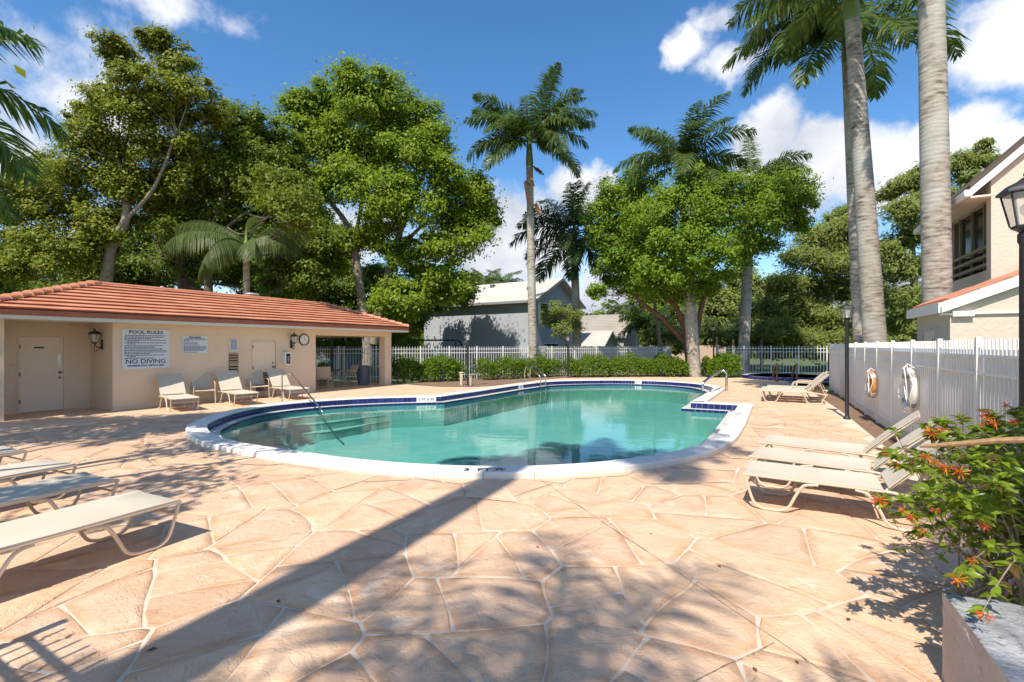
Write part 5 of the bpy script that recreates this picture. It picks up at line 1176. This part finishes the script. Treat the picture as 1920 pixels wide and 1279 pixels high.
# far belt of trees closing the horizon
CB = []
for i in range(260):
    a = R(-75 + 150 * i / 260); d_ = 110 + 25 * math.sin(i * .7); CB.append((Vector((math.sin(a) * d_, math.cos(a) * d_, 3.2 + 1.6 * math.sin(i * 1.9) + rnd.uniform(-.8, 1.2))), 4.2 + rnd.random()))
A_, B_, Z_ = [], [], []
for c_, r_ in CB:
    n_ = 220; w_ = NR.normal(size=(n_, 3)); w_ /= np.linalg.norm(w_, axis=1, keepdims=True); A_.append(np.array(c_) + w_ * r_ * (.7 + .35 * NR.random((n_, 1)))); B_.append(w_ + NR.normal(size=(n_, 3)) * .4)
A_ = np.concatenate(A_); o = link('woods', leaf_mesh('woods', A_, np.concatenate(B_), 1.3 * (.6 + .7 * NR.random(len(A_))), L_DARK, .6)); tag(o, 'far belt of dark green woods along the horizon', kind='stuff')
# broad trees to the left of and behind the camera: their dappled shade falls on the deck
def offcam(label, x, y, h, cl, leafm, n, seed):
    q = random.Random(seed); r = thing('shade_tree', label, 'tree', (x, y, 0), 0, 'broad trees outside the frame'); tm = MB(); tm.tube(smooth_path([(0, 0, 0), (.1, .05, h * .4), (.05, .1, h * .8)], 4), [.24, .22, .21, .2, .19, .18, .16, .13, .1], 9)
    C_ = []
    for (dx, dy, dz, rr) in cl:
        c = Vector((dx, dy, h + dz)); C_.append((c, rr)); pth = smooth_path([(.08, .08, h * .6), c * .55 + Vector((0, 0, h * .25)), c], 4); tm.tube(pth, [.08 * (1 - i / len(pth)) + .012 for i in range(len(pth))], 6)
    tm.obj('trunk', BARK, r); A_, B_, Z_ = leaves_for(C_, n, .20, .6); link('crown', leaf_mesh('crown', A_, B_, Z_, leafm, .5), r)
q = random.Random(5)
offcam('broad tree left of the camera dappling the loungers', -9.3, 1.2, 6.2, [(q.uniform(-2.2, 4.2), q.uniform(-2.2, 4.6), q.uniform(-.8, .8), q.uniform(.5, .95)) for _ in range(18)], L_OLIVE, 230, 31)
offcam('broad tree beside the pool house entrance, out of the frame', -13.6, 4.2, 6.6, [(q.uniform(-2.4, 2.8), q.uniform(-2.5, 3.0), q.uniform(-.8, 1.0), q.uniform(.6, 1.0)) for _ in range(15)], L_OLIVE, 300, 32)

# ------------------------------------------------------------------ hedges
def hedge(label, pts, hgt, wid, seed, n=6500):
    q = random.Random(seed); P = [Vector((p.x, p.y)) for p in pts]; base = P[0]; r = thing('hedge', label, 'hedge', (base.x, base.y, 0), 0, 'clipped green hedges along the back fence')
    L = [0]
    for a, c in zip(P, P[1:]): L.append(L[-1] + (c - a).length)
    s = NR.random(n) * L[-1]; C = np.zeros((n, 3)); Nn = np.zeros((n, 3))
    for i in range(n):
        j = 0
        while L[j + 1] < s[i]: j += 1
        e = (P[j + 1] - P[j]).normalized(); p = P[j] + e * (s[i] - L[j]); nr = Vector((-e.y, e.x))
        a = NR.random() * math.pi; lump = 1 + .13 * math.sin(s[i] * 3.1 + seed) + .09 * math.sin(s[i] * 7.3 + seed * 2) ; rad = NR.random() ** .25
        ca, sa = math.cos(a), math.sin(a); ca = math.copysign(abs(ca) ** .6, ca); sa = sa ** .6
        o = p + nr * ca * wid / 2 * rad * lump; C[i] = (o.x - base.x + NR.normal() * .04, o.y - base.y + NR.normal() * .04, .10 + (hgt * lump - .10) * sa * rad + NR.normal() * .04)
        Nn[i] = (nr.x * ca * .8, nr.y * ca * .8, sa * .8 + .35)
    Nn += NR.normal(size=Nn.shape) * .5
    link('foliage', leaf_mesh('foliage', C, Nn, .125 * (.6 + .7 * NR.random(n)), L_HEDGE, .55), r)
    st = MB(); x = .1
    while x < L[-1]:
        j = 0
        while L[j + 1] < x: j += 1
        e = (P[j + 1] - P[j]).normalized(); p = P[j] + e * (x - L[j]) - base
        for _ in range(3): st.tube([(p.x + q.uniform(-.05, .05), p.y + q.uniform(-.05, .05), -.02), (p.x + q.uniform(-.25, .25), p.y + q.uniform(-.25, .25), hgt * .5), (p.x + q.uniform(-.35, .35), p.y + q.uniform(-.35, .35), hgt * .85)], [.014, .010, .004], 5)
        x += .35
    st.obj('stems', BARKD, r)
    return r
hedge('lumpy hedge next to the pavilion column', [gp(742, 718), gp(775, 716.5), gp(820, 715.5), gp(862, 713)], 1.12, 1.5, 1, 6000)
hedge('hedge between the black lamp post and the pool ladder', [gp(895, 713), gp(935, 711.5), gp(985, 708.5), gp(1046, 705.5)], 1.08, 1.3, 2, 6500)
hedge('longest hedge behind the far pool edge, left of the palm trunk', [pt(1062, 705, 26.9), pt(1130, 705, 27.1), pt(1210, 705, 27.4), pt(1286, 705, 27.3)], 1.12, 1.5, 3, 11000)
hedge('short hedge right of the palm trunk, by the spa', [pt(1322, 706, 26.8), pt(1350, 706, 26.7), pt(1376, 706, 26.8)], 1.18, 1.5, 4, 5500)
hedge('dark hedge in the shade at the back of the pavilion', [fw(6.6, DEP - .35), fw(8.2, DEP - .4), fw(9.6, DEP - .35)], .85, .75, 5, 4000)

# ------------------------------------------------------------------ houses
def gable_house(label, loc, rz, L, Wd, he, hr, wm_, gm, rm, hip0=0.0, ov=.45, name='house', fasc=None, courses=14):
    r = thing(name, label, 'house', loc, rz, None)
    MB().b2((0, 0, -.3), (L, Wd, he)).obj('wall', wm_, r)
    MB().add([(L + .004, .004, he - .02), (L + .004, Wd - .004, he - .02), (L + .004, Wd / 2, hr - .12), (L - .2, .004, he - .02), (L - .2, Wd - .004, he - .02), (L - .2, Wd / 2, hr - .12)], [(0, 1, 2), (3, 5, 4), (0, 2, 5, 3), (1, 4, 5, 2)]).obj('gable', gm, r)
    if hip0 <= 0: MB().add([(-.004, .004, he - .02), (-.004, Wd - .004, he - .02), (-.004, Wd / 2, hr - .12), (.2, .004, he - .02), (.2, Wd - .004, he - .02), (.2, Wd / 2, hr - .12)], [(0, 2, 1), (3, 4, 5), (0, 3, 5, 2), (1, 2, 5, 4)]).obj('gable', gm, r)
    sl = (hr - he) / (Wd / 2)
    mb = MB(); N_ = courses
    for side in (0, 1):
        for k in range(N_):
            f0, f1 = k / N_, (k + 1) / N_
            def Q(f, x, dz):
                y = -ov + (Wd / 2 + ov) * f; z = he - ov * sl + (hr - he + ov * sl) * f + dz; xx = (-ov + (hip0 + ov) * f) if x == 0 else L + ov; return (xx, y if side == 0 else Wd - y, z)
            mb.add([Q(f0, 0, .0), Q(f0, 1, .0), Q(f0, 1, .05), Q(f0, 0, .05), Q(f1, 1, .0), Q(f1, 0, .0)], [f if side == 0 else f[::-1] for f in ((0, 1, 2, 3), (3, 2, 4, 5))])
        mb.add([(-ov, -ov if side == 0 else Wd + ov, he - ov * sl - .1), (L + ov, -ov if side == 0 else Wd + ov, he - ov * sl - .1), (L + ov, Wd / 2, hr - .1), (hip0 if hip0 > 0 else -ov, Wd / 2, hr - .1)], [(0, 3, 2, 1) if side == 0 else (0, 1, 2, 3)])
    if hip0 > 0: mb.add([(-ov, -ov, he - ov * sl), (hip0, Wd / 2, hr), (-ov, Wd + ov, he - ov * sl)], [(0, 1, 2)])
    rf = mb.obj('roof', rm, r)
    fz = he - ov * sl
    MB().b2((-ov, -ov - .03, fz - .16), (L + ov, -ov + .02, fz + .02)).obj('fascia', fasc or WHITE, rf)
    for s in (0, 1):
        a, b_ = Vector((L + ov, -ov if s == 0 else Wd + ov, fz)), Vector((L + ov, Wd / 2, hr)); mb = MB(); mb.add([a + Vector((0, 0, -.16)), a + Vector((0, 0, .03)), b_ + Vector((0, 0, .03)), b_ + Vector((0, 0, -.16)), a + Vector((-.05, 0, -.16)), a + Vector((-.05, 0, .03)), b_ + Vector((-.05, 0, .03)), b_ + Vector((-.05, 0, -.16))], [(0, 1, 2, 3), (4, 7, 6, 5), (0, 3, 7, 4), (1, 5, 6, 2)]); mb.obj('rake_board', fasc or WHITE, rf)
    return r
def window(parent, c, w, h, axis, frame=WHITE, shutters=False, mull=1):
    """window on the plane x = const (axis 'x', facing +x) or y = const (axis 'y', facing -y)"""
    cx, cy, cz = c
    if axis == 'y':
        f = MB().b2((cx - w / 2 - .06, cy - .05, cz - h / 2 - .06), (cx + w / 2 + .06, cy - .004, cz + h / 2 + .06)).obj('window', frame, parent)
        MB().b2((cx - w / 2, cy - .056, cz - h / 2), (cx + w / 2, cy - .052, cz + h / 2)).obj('pane', DARKG, f)
    else:
        f = MB().b2((cx + .004, cy - w / 2 - .06, cz - h / 2 - .06), (cx + .05, cy + w / 2 + .06, cz + h / 2 + .06)).obj('window', frame, parent)
        MB().b2((cx + .052, cy - w / 2, cz - h / 2), (cx + .056, cy + w / 2, cz + h / 2)).obj('pane', DARKG, f)
        MB().b2((cx + .057, cy - w / 2, cz - .02), (cx + .07, cy + w / 2, cz + .02)).obj('glazing_bar', frame, f)
        if shutters:
            for s in (-1, 1): MB().b2((cx + .004, cy + s * (w / 2 + .24) - .17, cz - h / 2 - .04), (cx + .06, cy + s * (w / 2 + .24) + .17, cz + h / 2 + .04)).obj('shutter', WHITE, f)
    return f
aH = pt(795, 640, 41.5); rzH = math.atan2(-.54, .84)
H1 = gable_house('grey two storey house with pale tiled roof and dark gable', (aH.x, aH.y, 0), rzH, 10.9, 7.7, 5.3, 7.15, GREYH, GREYH, ROOFW, 2.2, .5, fasc=pmat('grey_fascia', (.24, .25, .26), None, rough=.6))
window(H1, (10.9, 1.5, 4.3), 1.1, 1.3, 'x', WHITE, True); window(H1, (10.9, 5.4, 4.5), 1.2, 1.2, 'x', WHITE); window(H1, (10.9, 2.6, 1.2), 2.2, 1.4, 'x', WHITE)
for (x, f) in ((3.2, .80), (4.5, .55), (5.1, .80), (9.4, .5)):
    MB().box((x, -.5 + 4.35 * f, 5.3 - .24 + 2.09 * f + .10), (.16, .16, .3) if f < .7 else (.35, .3, .25)).obj('roof_vent', pmat('vent_grey', (.10, .10, .10), None, rough=.7), H1)
a2 = pt(1040, 640, 50); H2 = gable_house('low grey tiled house with blank gable beyond the board fence', (a2.x, a2.y, 0), R(-28), 7.2, 6.4, 2.9, 5.0, pmat('beige_grey', (.36, .35, .33), None, rough=.9), MATS['beige_grey'], ROOFG, 0, .35, fasc=pmat('grey_fascia', (.24, .25, .26), None, rough=.6))
a3 = pt(1085, 640, 44); H2b = gable_house('low white roofed wing of the grey house beside the dark palm', (a3.x - 2.2, a3.y, 0), R(-30), 4.6, 3.5, 2.0, 3.1, GREYH, GREYH, ROOFW, 0, .3)
a4 = pt(1165, 640, 60); H3 = gable_house('terracotta roofed house glimpsed behind the red barked tree', (a4.x, a4.y, 0), R(-15), 12, 8, 2.7, 4.4, pmat('peach_wall', (.50, .36, .27), None, rough=.9), MATS['peach_wall'], pmat('orange_roof', (.48, .23, .14), (.40, .18, .1), .6, .8), 0, .4)
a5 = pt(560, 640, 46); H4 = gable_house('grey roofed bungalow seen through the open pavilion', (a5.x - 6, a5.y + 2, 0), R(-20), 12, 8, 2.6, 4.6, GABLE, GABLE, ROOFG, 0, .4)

# tan house at the right
RH = thing('tan_house', 'tan stucco two storey house with recessed balcony at the right edge', 'house', (10.4, 10.5, 0), math.atan2(.888, .46))
# local +x runs away from the camera along the fence direction, local +y to the left; the front gable wall lies on x = 0
EZ = 5.45
MB().b2((0, -5.4, -.3), (.25, -.0, EZ)).obj('wall', STUCCO_R, RH)
wz0, wz1, wx0, wx1 = 3.42, 5.0, .25, 3.0; HL = 3.75
MB().b2((.25, -.25, -.3), (HL, 0, wz0 - .02)).obj('wall', STUCCO_R, RH); MB().b2((.25, -.25, wz1), (HL, 0, EZ)).obj('wall', STUCCO_R, RH); MB().b2((wx1, -.25, wz0 - .02), (HL, 0, wz1)).obj('wall', STUCCO_R, RH); MB().b2((HL - .25, -5.4, -.3), (HL, -.25, EZ)).obj('wall', STUCCO_R, RH)
GA = 2.7
MB().add([(0, 0, EZ), (0, -5.4, EZ), (0, -GA, EZ + 2.6), (.25, 0, EZ), (.25, -5.4, EZ), (.25, -GA, EZ + 2.6)], [(0, 2, 1), (3, 4, 5), (0, 3, 5, 2), (1, 2, 5, 4)]).obj('gable', STUCCO_R, RH)
bal = MB().b2((.25, -.24, wz0 - .02), (wx1, -.2, wz1)).obj('balcony_screen', pmat('screen_dark', (.02, .018, .016), None, rough=.12), RH)
OLV = pmat('olive_rail', (.24, .21, .12), None, rough=.5)
for z in (3.55, 3.75, 3.95): MB().b2((.26, -.10, z - .035), (wx1, -.04, z + .035)).obj('balcony_rail', OLV, bal)
for x in (.28, .85, 1.6, 2.4): MB().b2((x, -.19, wz0), (x + .05, -.14, wz1)).obj('screen_post', OLV, bal)
rt = MB(); ov = .38; dz = -ov * .96
for s in (0, 1):
    y0 = ov if s == 0 else -5.4 - ov; y1 = -GA
    rt.add([(-.12, y0, EZ + dz + .16), (HL + .1, y0, EZ + dz + .16), (HL + .1, y1, EZ + 2.76), (-.12, y1, EZ + 2.76), (-.12, y0, EZ + dz + .06), (HL + .1, y0, EZ + dz + .06), (HL + .1, y1, EZ + 2.66), (-.12, y1, EZ + 2.66)], [f if s else f[::-1] for f in ((0, 1, 2, 3), (7, 6, 5, 4), (0, 4, 5, 1), (0, 3, 7, 4))])
rt = rt.obj('roof', pmat('edge_dark', (.10, .07, .05), None, rough=.8), RH)
mb = MB(); x0, x1_ = -.13, -.05
mb.add([(x0, ov, EZ + dz - .10), (x0, ov, EZ + dz + .07), (x0, -GA, EZ + 2.66), (x0, -GA, EZ + 2.48), (x1_, ov, EZ + dz - .10), (x1_, ov, EZ + dz + .07), (x1_, -GA, EZ + 2.66), (x1_, -GA, EZ + 2.48)], [(0, 3, 2, 1), (4, 5, 6, 7), (0, 4, 7, 3)]); mb.obj('rake_board', WHITE, rt)
MB().b2((-.2, ov + .005, EZ + dz - .12), (HL + .1, ov + .12, EZ + dz + .04), .02).obj('gutter', WHITE, rt)
MB().b2((-.12, ov - .01, EZ + dz - .13), (HL + .1, .0, EZ + dz - .09)).obj('soffit', FASCIA, rt)
SH = thing('tan_shed', 'low tan stucco annex with red tile edge in front of the tan house', 'building', (8.15, 9.0, 0), math.atan2(.888, .46))
z1 = 2.58
MB().b2((0, -6, -.3), (2.15, 0, z1)).obj('wall', STUCCO_R, SH)
sl = .40
MB().add([(0, 0, z1), (2.15, 0, z1), (2.15, -6, z1 + 6 * sl), (0, -6, z1 + 6 * sl), (0, -6, z1), (2.15, -6, z1)], [(0, 3, 4), (1, 5, 2), (0, 1, 2, 3)]).obj('gable', STUCCO_R, SH)
o_ = .10
rs = MB().add([(-o_, .12, z1 - .10), (2.2, .12, z1 - .10), (2.2, -6, z1 + 6 * sl + .04), (-o_, -6, z1 + 6 * sl + .04), (-o_, .12, z1 - .02), (2.2, .12, z1 - .02), (2.2, -6, z1 + 6 * sl + .12), (-o_, -6, z1 + 6 * sl + .12)], [(0, 1, 2, 3), (7, 6, 5, 4), (0, 4, 5, 1), (0, 3, 7, 4), (1, 5, 6, 2)]).obj('roof', TERRA, SH)
for k in range(14):
    y = .05 - k * .44; MB().box((1.04, y - .2, z1 + .045 + (.0 - y + .2) * sl), (2.3, .47, .035), Matrix.Rotation(-math.atan(sl) * 1.12, 3, 'X')).obj('tile_course', TERRA, rs)
mb = MB().add([(-o_ - .02, .15, z1 - .24), (-o_ - .02, .15, z1 - .05), (-o_ - .02, -6, z1 + 6 * sl + .09), (-o_ - .02, -6, z1 + 6 * sl - .10), (-o_ + .04, .15, z1 - .24), (-o_ + .04, .15, z1 - .05), (-o_ + .04, -6, z1 + 6 * sl + .09), (-o_ + .04, -6, z1 + 6 * sl - .10)], [(0, 3, 2, 1), (4, 5, 6, 7), (0, 4, 7, 3)]); mb.obj('rake_board', WHITE, rs)
MB().b2((-o_ + .05, .12, z1 - .24), (2.2, .18, z1 - .05)).obj('fascia', WHITE, rs); MB().b2((-o_ + .05, .0, z1 - .22), (2.2, .12, z1 - .19)).obj('soffit', FASCIA, rs)
dr = MB().b2((.75, .002, 0), (1.5, .03, 2.03)).obj('door', DOORM, SH); MB().b2((.69, .0, 0), (.748, .045, 2.09)).b2((1.502, .0, 0), (1.56, .045, 2.09)).b2((.748, .0, 2.032), (1.502, .044, 2.09)).obj('door_frame', STUCCO_R, dr); MB().b2((.82, .032, 1.65), (.86, .06, 1.85)).obj('handle', BLACK, dr)
pz = EYE + (HZ - 589) * 9 / F
MB().tube([(-.03, -6, pz), (-.03, -.2, pz), (-.03, .15, pz)], .022, 8).obj('conduit', WHITE, SH); MB().b2((-.09, -.32, pz - .05), (-.004, -.02, pz + .05)).obj('junction_box', WHITE, SH)

# ------------------------------------------------------------------ swing set, utility boxes, life rings
q = pt(818, 645, 33); sw = thing('swing_set', 'navy arched swing set in front of the grey house', 'swing set', (q.x, q.y, 0), R(-20))
for s in (-1, 1): MB().tube(smooth_path([(s * 1.75, -.7, -.2), (s * 1.75, -.65, 1.2), (s * 1.65, -.35, 1.95), (s * 1.5, 0, 2.12), (s * 1.65, .35, 1.95), (s * 1.75, .65, 1.2), (s * 1.75, .7, -.2)], 5), .055, 9).obj('arch_leg', NAVY, sw)
MB().tube([(-1.6, 0, 2.12), (1.6, 0, 2.12)], .055, 9).obj('top_bar', NAVY, sw)
for (px, lb, h) in ((865, 'tan utility box on the mulch left of the lamp post', .55), (883, 'small pale utility stub right of the lamp post', .40)):
    q = gp(px, 723.5); r = thing('utility_box', lb, 'utility box', (q.x, q.y, 0)); MB().b2((-.06, -.05, 0), (.06, .05, h), .01).obj('post', pmat('tan_plastic', (.52, .43, .33), None, rough=.6), r); MB().b2((-.10, -.07, h), (.10, .07, h + .05) if h > .5 else (.02, .02, h + .03), .01).obj('cap', MATS['tan_plastic'], r)
def life_ring(px, py, label, mat, Rr, band):
    # hang on the pool side of the right fence
    k = (px - CX) / F; t = (FEN0.x - k * FEN0.y) / (k * FU.y - FU.x); p = fen(t); n = Vector((-.888, .46)); c = p + n * .10; z = EYE + (HZ - py) * c.y / F
    r = thing('life_ring', label, 'life ring', (c.x, c.y, z), math.atan2(FU.y, FU.x), 'life rings on the fence')
    mb = MB(); mb.tube([(Rr * math.cos(a), 0, Rr * math.sin(a)) for a in [2 * math.pi * i / 28 for i in range(28)]], .048, 10, closed=True); mb.obj('ring', mat, r)
    for k in range(4):
        a0 = math.pi / 4 + k * math.pi / 2; mb = MB(); mb.tube([(Rr * math.cos(a0 + d), 0, Rr * math.sin(a0 + d)) for d in (-.16, -.08, 0, .08, .16)], .051, 10); mb.obj('band', band, r)
    rp = []
    for i in range(41):
        a = 2 * math.pi * i / 40; rr_ = Rr + .06 + .03 * abs(math.sin(2 * a)) ; rp.append((rr_ * math.cos(a), -.05 + .02 * math.sin(5 * a), rr_ * math.sin(a)))
    MB().tube(rp, .006, 5).obj('rope', WHITE, r); MB().tube([(0, .1, Rr + .02), (0, -.02, Rr + .11), (0, -.08, Rr + .02)], .012, 6).obj('hook', WHITE, r)
    MB().tube(smooth_path([(.05, -.08, Rr + .05), (.3, -.1, .1), (.28, -.09, -.2), (.12, -.09, .05)], 5), .007, 5).obj('hanging_rope', WHITE, r)
life_ring(1644, 721, 'orange life ring hanging on the white fence', pmat('ring_orange', (.62, .25, .05), (.5, .2, .04), 6, .6), .27, WHITE)
life_ring(1718, 730, 'white life ring nearest the flowering bush', pmat('ring_white', (.75, .74, .70), (.62, .6, .56), 5, .6), .33, pmat('ring_grey', (.30, .28, .25), None, rough=.7))

# ------------------------------------------------------------------ planter and firebush
PZ = .46; c0 = gp(1767, 1109, PZ); pl = thing('planter_wall', 'rough painted masonry planter block at the lower right corner', 'planter', (c0.x, c0.y, 0), R(-27))
bm = bmesh.new(); bmesh.ops.create_cube(bm, size=1)
for v in bm.verts: v.co = Vector(((v.co.x + .5) * 1.6, (v.co.y - .5) * 2.6, (v.co.z + .5) * PZ))
bmesh.ops.subdivide_edges(bm, edges=bm.edges, cuts=14, use_grid_fill=True)
for v in bm.verts:
    e = math.sin(v.co.x * 23 + v.co.y * 31) * math.sin(v.co.z * 37 + v.co.y * 17); v.co += Vector((rnd.uniform(-1, 1), rnd.uniform(-1, 1), rnd.uniform(-1, 1))) * .0025 + v.normal * e * .004
me = bpy.data.meshes.new('block'); bm.to_mesh(me); bm.free()
me.materials.append(pmat('planter_side', (.50, .42, .36), (.58, .50, .43), 5, .85, .7, 28, c3=(.36, .29, .24), s3=.6)); me.materials.append(pmat('planter_top', (.20, .205, .215), (.36, .365, .375), 7, .85, .9, 35, c3=(.08, .075, .07), s3=.55))
for p in me.polygons: p.material_index = 1 if p.normal.z > .7 else 0
link('block', me, pl)
BC = Vector((3.25, 3.05, 0)); fb = thing('firebush', 'leafy flowering shrub with orange red tubular blooms at the right', 'shrub', BC)
q = random.Random(77); tw = MB(); tips = []
for i in range(130):
    a = q.uniform(0, 2 * math.pi); h = q.uniform(.35, 1.30); rr = q.uniform(.15, .88) * (1.0 - .25 * abs(h - .75)); b0 = Vector((q.uniform(-.3, .4), q.uniform(-.3, .3), 0)); e = Vector((math.cos(a) * rr, math.sin(a) * rr * .9, h)); m = b0 * .45 + e * .55 + Vector((q.uniform(-.12, .12), q.uniform(-.12, .12), .06))
    pth = smooth_path([b0, m, e], 5); tw.tube(pth, [.0065 - .0045 * k / (len(pth) - 1) for k in range(len(pth))], 5, False); tips.append((e, (e - m).normalized(), 1))
    for _ in range(5):
        s = q.uniform(.35, .95); p0 = pth[int(s * (len(pth) - 1))]; dd = Vector((q.gauss(0, 1), q.gauss(0, 1), q.gauss(.25, .6))).normalized(); e2 = p0 + dd * q.uniform(.08, .24); tw.tube([p0, (p0 + e2) / 2 + Vector((0, 0, .015)), e2], [.003, .0022, .0012], 4, False); tips.append((e2, dd, .6))
# sprays that reach out of the shrub as in the photograph
for (px, py, Y) in ((1648, 938, 2.55), (1665, 850, 2.75), (1680, 870, 2.7), (1745, 812, 2.8), (1800, 935, 2.35), (1825, 970, 2.3), (1700, 965, 2.55), (1740, 920, 2.5), (1765, 790, 2.9), (1860, 775, 2.9), (1900, 765, 2.8), (1795, 1085, 2.35), (1725, 1000, 2.6), (1860, 905, 2.25), (1880, 860, 2.35), (1815, 860, 2.5), (1840, 1150, 2.15), (1780, 880, 2.5), (1830, 800, 2.7)):
    e = pt(px, py, Y) - BC; b0 = Vector((q.uniform(-.1, .3), q.uniform(-.1, .1), .45)); m = b0 * .4 + e * .6 + Vector((0, 0, .10)); pth = smooth_path([b0, m, e], 6); tw.tube(pth, [.006 - .004 * k / (len(pth) - 1) for k in range(len(pth))], 5, False)
    for s in (.5, .65, .8, .9, 1.0, 1.0): tips.append((pth[int(s * (len(pth) - 1))], (e - m).normalized(), 1.1))
tw.obj('twigs', pmat('twig', (.22, .17, .13), (.34, .28, .22), 9, .85), fb)
LV = []
for j in range(4):                         # leaf shapes: pointed, folded along the midrib, tip bent down
    mb = MB(); n = 6; L = 1.0; w = (.40, .46, .36, .50)[j]; vs = []
    for i in range(n + 1):
        s = i / n; ww = w * .5 * math.sin(math.pi * s ** .8) ** .9 if 0 < i < n else 0.004; z = -.22 * s * s * (1 + .3 * j); vs += [(s, -ww, z + ww * .35), (s, 0, z), (s, ww, z + ww * .35)]
    fs = []
    for i in range(n): a = i * 3; fs += [(a, a + 3, a + 4, a + 1), (a + 1, a + 4, a + 5, a + 2)]
    mb.add(vs, fs, True); me = mb.mesh('leaf', L_BUSH); at = me.attributes.new('tint', 'FLOAT', 'POINT'); at.data.foreach_set('value', np.full(len(vs), (.25, .55, .8, .99)[j], dtype=np.float32)); LV.append(me)
jobs = []
for (p, d, k) in tips:
    for _ in range(14):
        a = q.uniform(0, 6.28); o = Vector((math.cos(a), math.sin(a), q.uniform(-.5, .5))); dd = (d * .55 + o).normalized(); jobs.append((p - d * q.uniform(0, .07), dd, q.uniform(.032, .068) * (1.15 if k > 1 else 1)))
jobs = [j for j in jobs if j[0].z > .42 + q.random() * .35 or (j[0].z > .1 and q.random() < .16)]
jobs.sort(key=lambda j: (j[0] + BC - Vector((0, 0, EYE))).length / j[2])
rest = MB(); tints = []
for i, (p, d, s) in enumerate(jobs):
    M = d.to_track_quat('X', 'Z').to_matrix() @ Matrix.Rotation(q.uniform(-.9, .9), 3, 'X'); k = q.choices((0, 1, 2, 3), (.38, .30, .22, .10))[0]
    if i < 280: link('leaf', LV[k], fb, p, M.to_euler(), (s, s, s))
    else:
        vs = [M @ (v.co * s) + p for v in LV[k].vertices]; rest.add(vs, [tuple(f.vertices) for f in LV[k].polygons], True); tints += [(.25, .55, .8, .99)[k]] * len(vs)
o = rest.obj('foliage', L_BUSH, fb); at = o.data.attributes.new('tint', 'FLOAT', 'POINT'); at.data.foreach_set('value', np.array(tints, dtype=np.float32)); tag(o, kind='stuff')
FLM = [pmat('bloom_red', (.50, .035, .015), None, rough=.5), pmat('bloom_orange', (.62, .11, .015), None, rough=.5), pmat('bloom_yellow', (.72, .28, .02), None, rough=.5)]
def bloom(seed):
    qq = random.Random(seed); mb = MB(); mi = []
    for _ in range(22):
        d = Vector((qq.gauss(.5, .8), qq.gauss(0, .9), qq.gauss(.1, .8))).normalized(); L = qq.uniform(.022, .042); nf = len(mb.f); mb.tube([d * .004, d * L * .6, d * L], [.0011, .0016, .0022], 5, False); mi += [qq.choice((0, 0, 1, 1, 2))] * (len(mb.f) - nf)
    me = mb.mesh('flower_cluster', FLM[0]); me.materials.append(FLM[1]); me.materials.append(FLM[2]); me.polygons.foreach_set('material_index', mi); return me
BL = [bloom(i) for i in range(3)]
for i, (px, py, Y, s) in enumerate(((1648, 938, 2.5, 1.5), (1662, 850, 2.75, .9), (1681, 872, 2.7, 1.1), (1748, 812, 2.75, 1.5), (1765, 805, 2.8, 1.2), (1738, 858, 2.6, 1.3), (1755, 866, 2.6, 1.2), (1695, 957, 2.5, .9), (1712, 970, 2.5, 1.2), (1752, 955, 2.5, .9), (1800, 885, 2.45, 1.4), (1775, 878, 2.5, 1.2), (1848, 985, 2.3, 1.2), (1797, 1086, 2.3, 1.3), (1822, 1050, 2.4, 1.0), (1846, 1152, 2.1, 1.3), (1850, 783, 2.9, 1.3), (1868, 795, 2.8, 1.2), (1890, 760, 2.9, 1.1), (1730, 995, 2.5, .8), (1843, 800, 2.75, 1.1), (1905, 790, 2.7, 1.1))):
    s *= .74
    link('flower_cluster', BL[i % 3], fb, pt(px, py, Y) - BC, (q.uniform(-.5, .5), q.uniform(-.5, .5), q.uniform(2.2, 4.2)), (s, s, s))
a, c = pt(1724, 837, 2.55), pt(1990, 826, 2.2); dfz = thing('dead_frond', 'long brown dried palm frond stalk lying across the shrub', 'dead frond', a)
MB().tube(smooth_path([(0, 0, 0), (c - a) * .3 + Vector((0, 0, .004)), (c - a) * .65 + Vector((0, 0, .012)), c - a], 4), [.007, .009, .011, .012, .013, .014, .0145, .015, .0155, .016, .0165, .017, .017], 8).obj('stalk', pmat('dry_stalk', (.24, .13, .06), (.36, .22, .11), 12, .7, stretch=(1, 6, 6)), dfz)
# low shrub out of the frame that throws leafy shade by the planter
# fallen leaves on the deck
lf = MB(); lf.add([(-.5, 0, .02), (-.1, -.25, .12), (.5, 0, .0), (-.1, .25, .16), (0, 0, .0)], [(0, 1, 4), (1, 2, 4), (2, 3, 4), (3, 0, 4)]); lme = lf.mesh('fallen_leaf', pmat('dry_leaf', (.20, .085, .035), (.12, .06, .03), 8, .8))
spots = [(522, 1131), (284, 1222), (1348, 1064), (1591, 1165), (1008, 1028), (1494, 1245), (1220, 1003), (1415, 1259), (640, 800), (760, 726), (330, 880), (250, 1010), (1310, 905), (1180, 930), (1500, 800), (700, 1000), (430, 950), (1120, 960)]
LEAFLAB = ['dry leaf inside the long palm trunk shadow', 'dry leaf at the lower left, between fence shadow and trunk shadow', 'dry leaf on sunlit stone right of the long deck joint', 'dry leaf lowest on the right side, left of the planter',
           'dry leaf in the centre foreground, above the crown shadow', 'dry leaf at the bottom edge, near where the two joints meet', 'dry leaf upper right of the middle, short of the long joint', 'dry leaf nearest the bottom right, below the joints']
spots = spots[:8]
for i, (px, py) in enumerate(spots):
    g_ = gp(px, py); s = q.uniform(.03, .06); o = link('fallen_leaf', lme, None, (g_.x, g_.y, .011), (0, 0, q.uniform(0, 6)), (s, s, s))
    tag(o, LEAFLAB[i], 'leaf', 'dry leaves scattered on the deck')
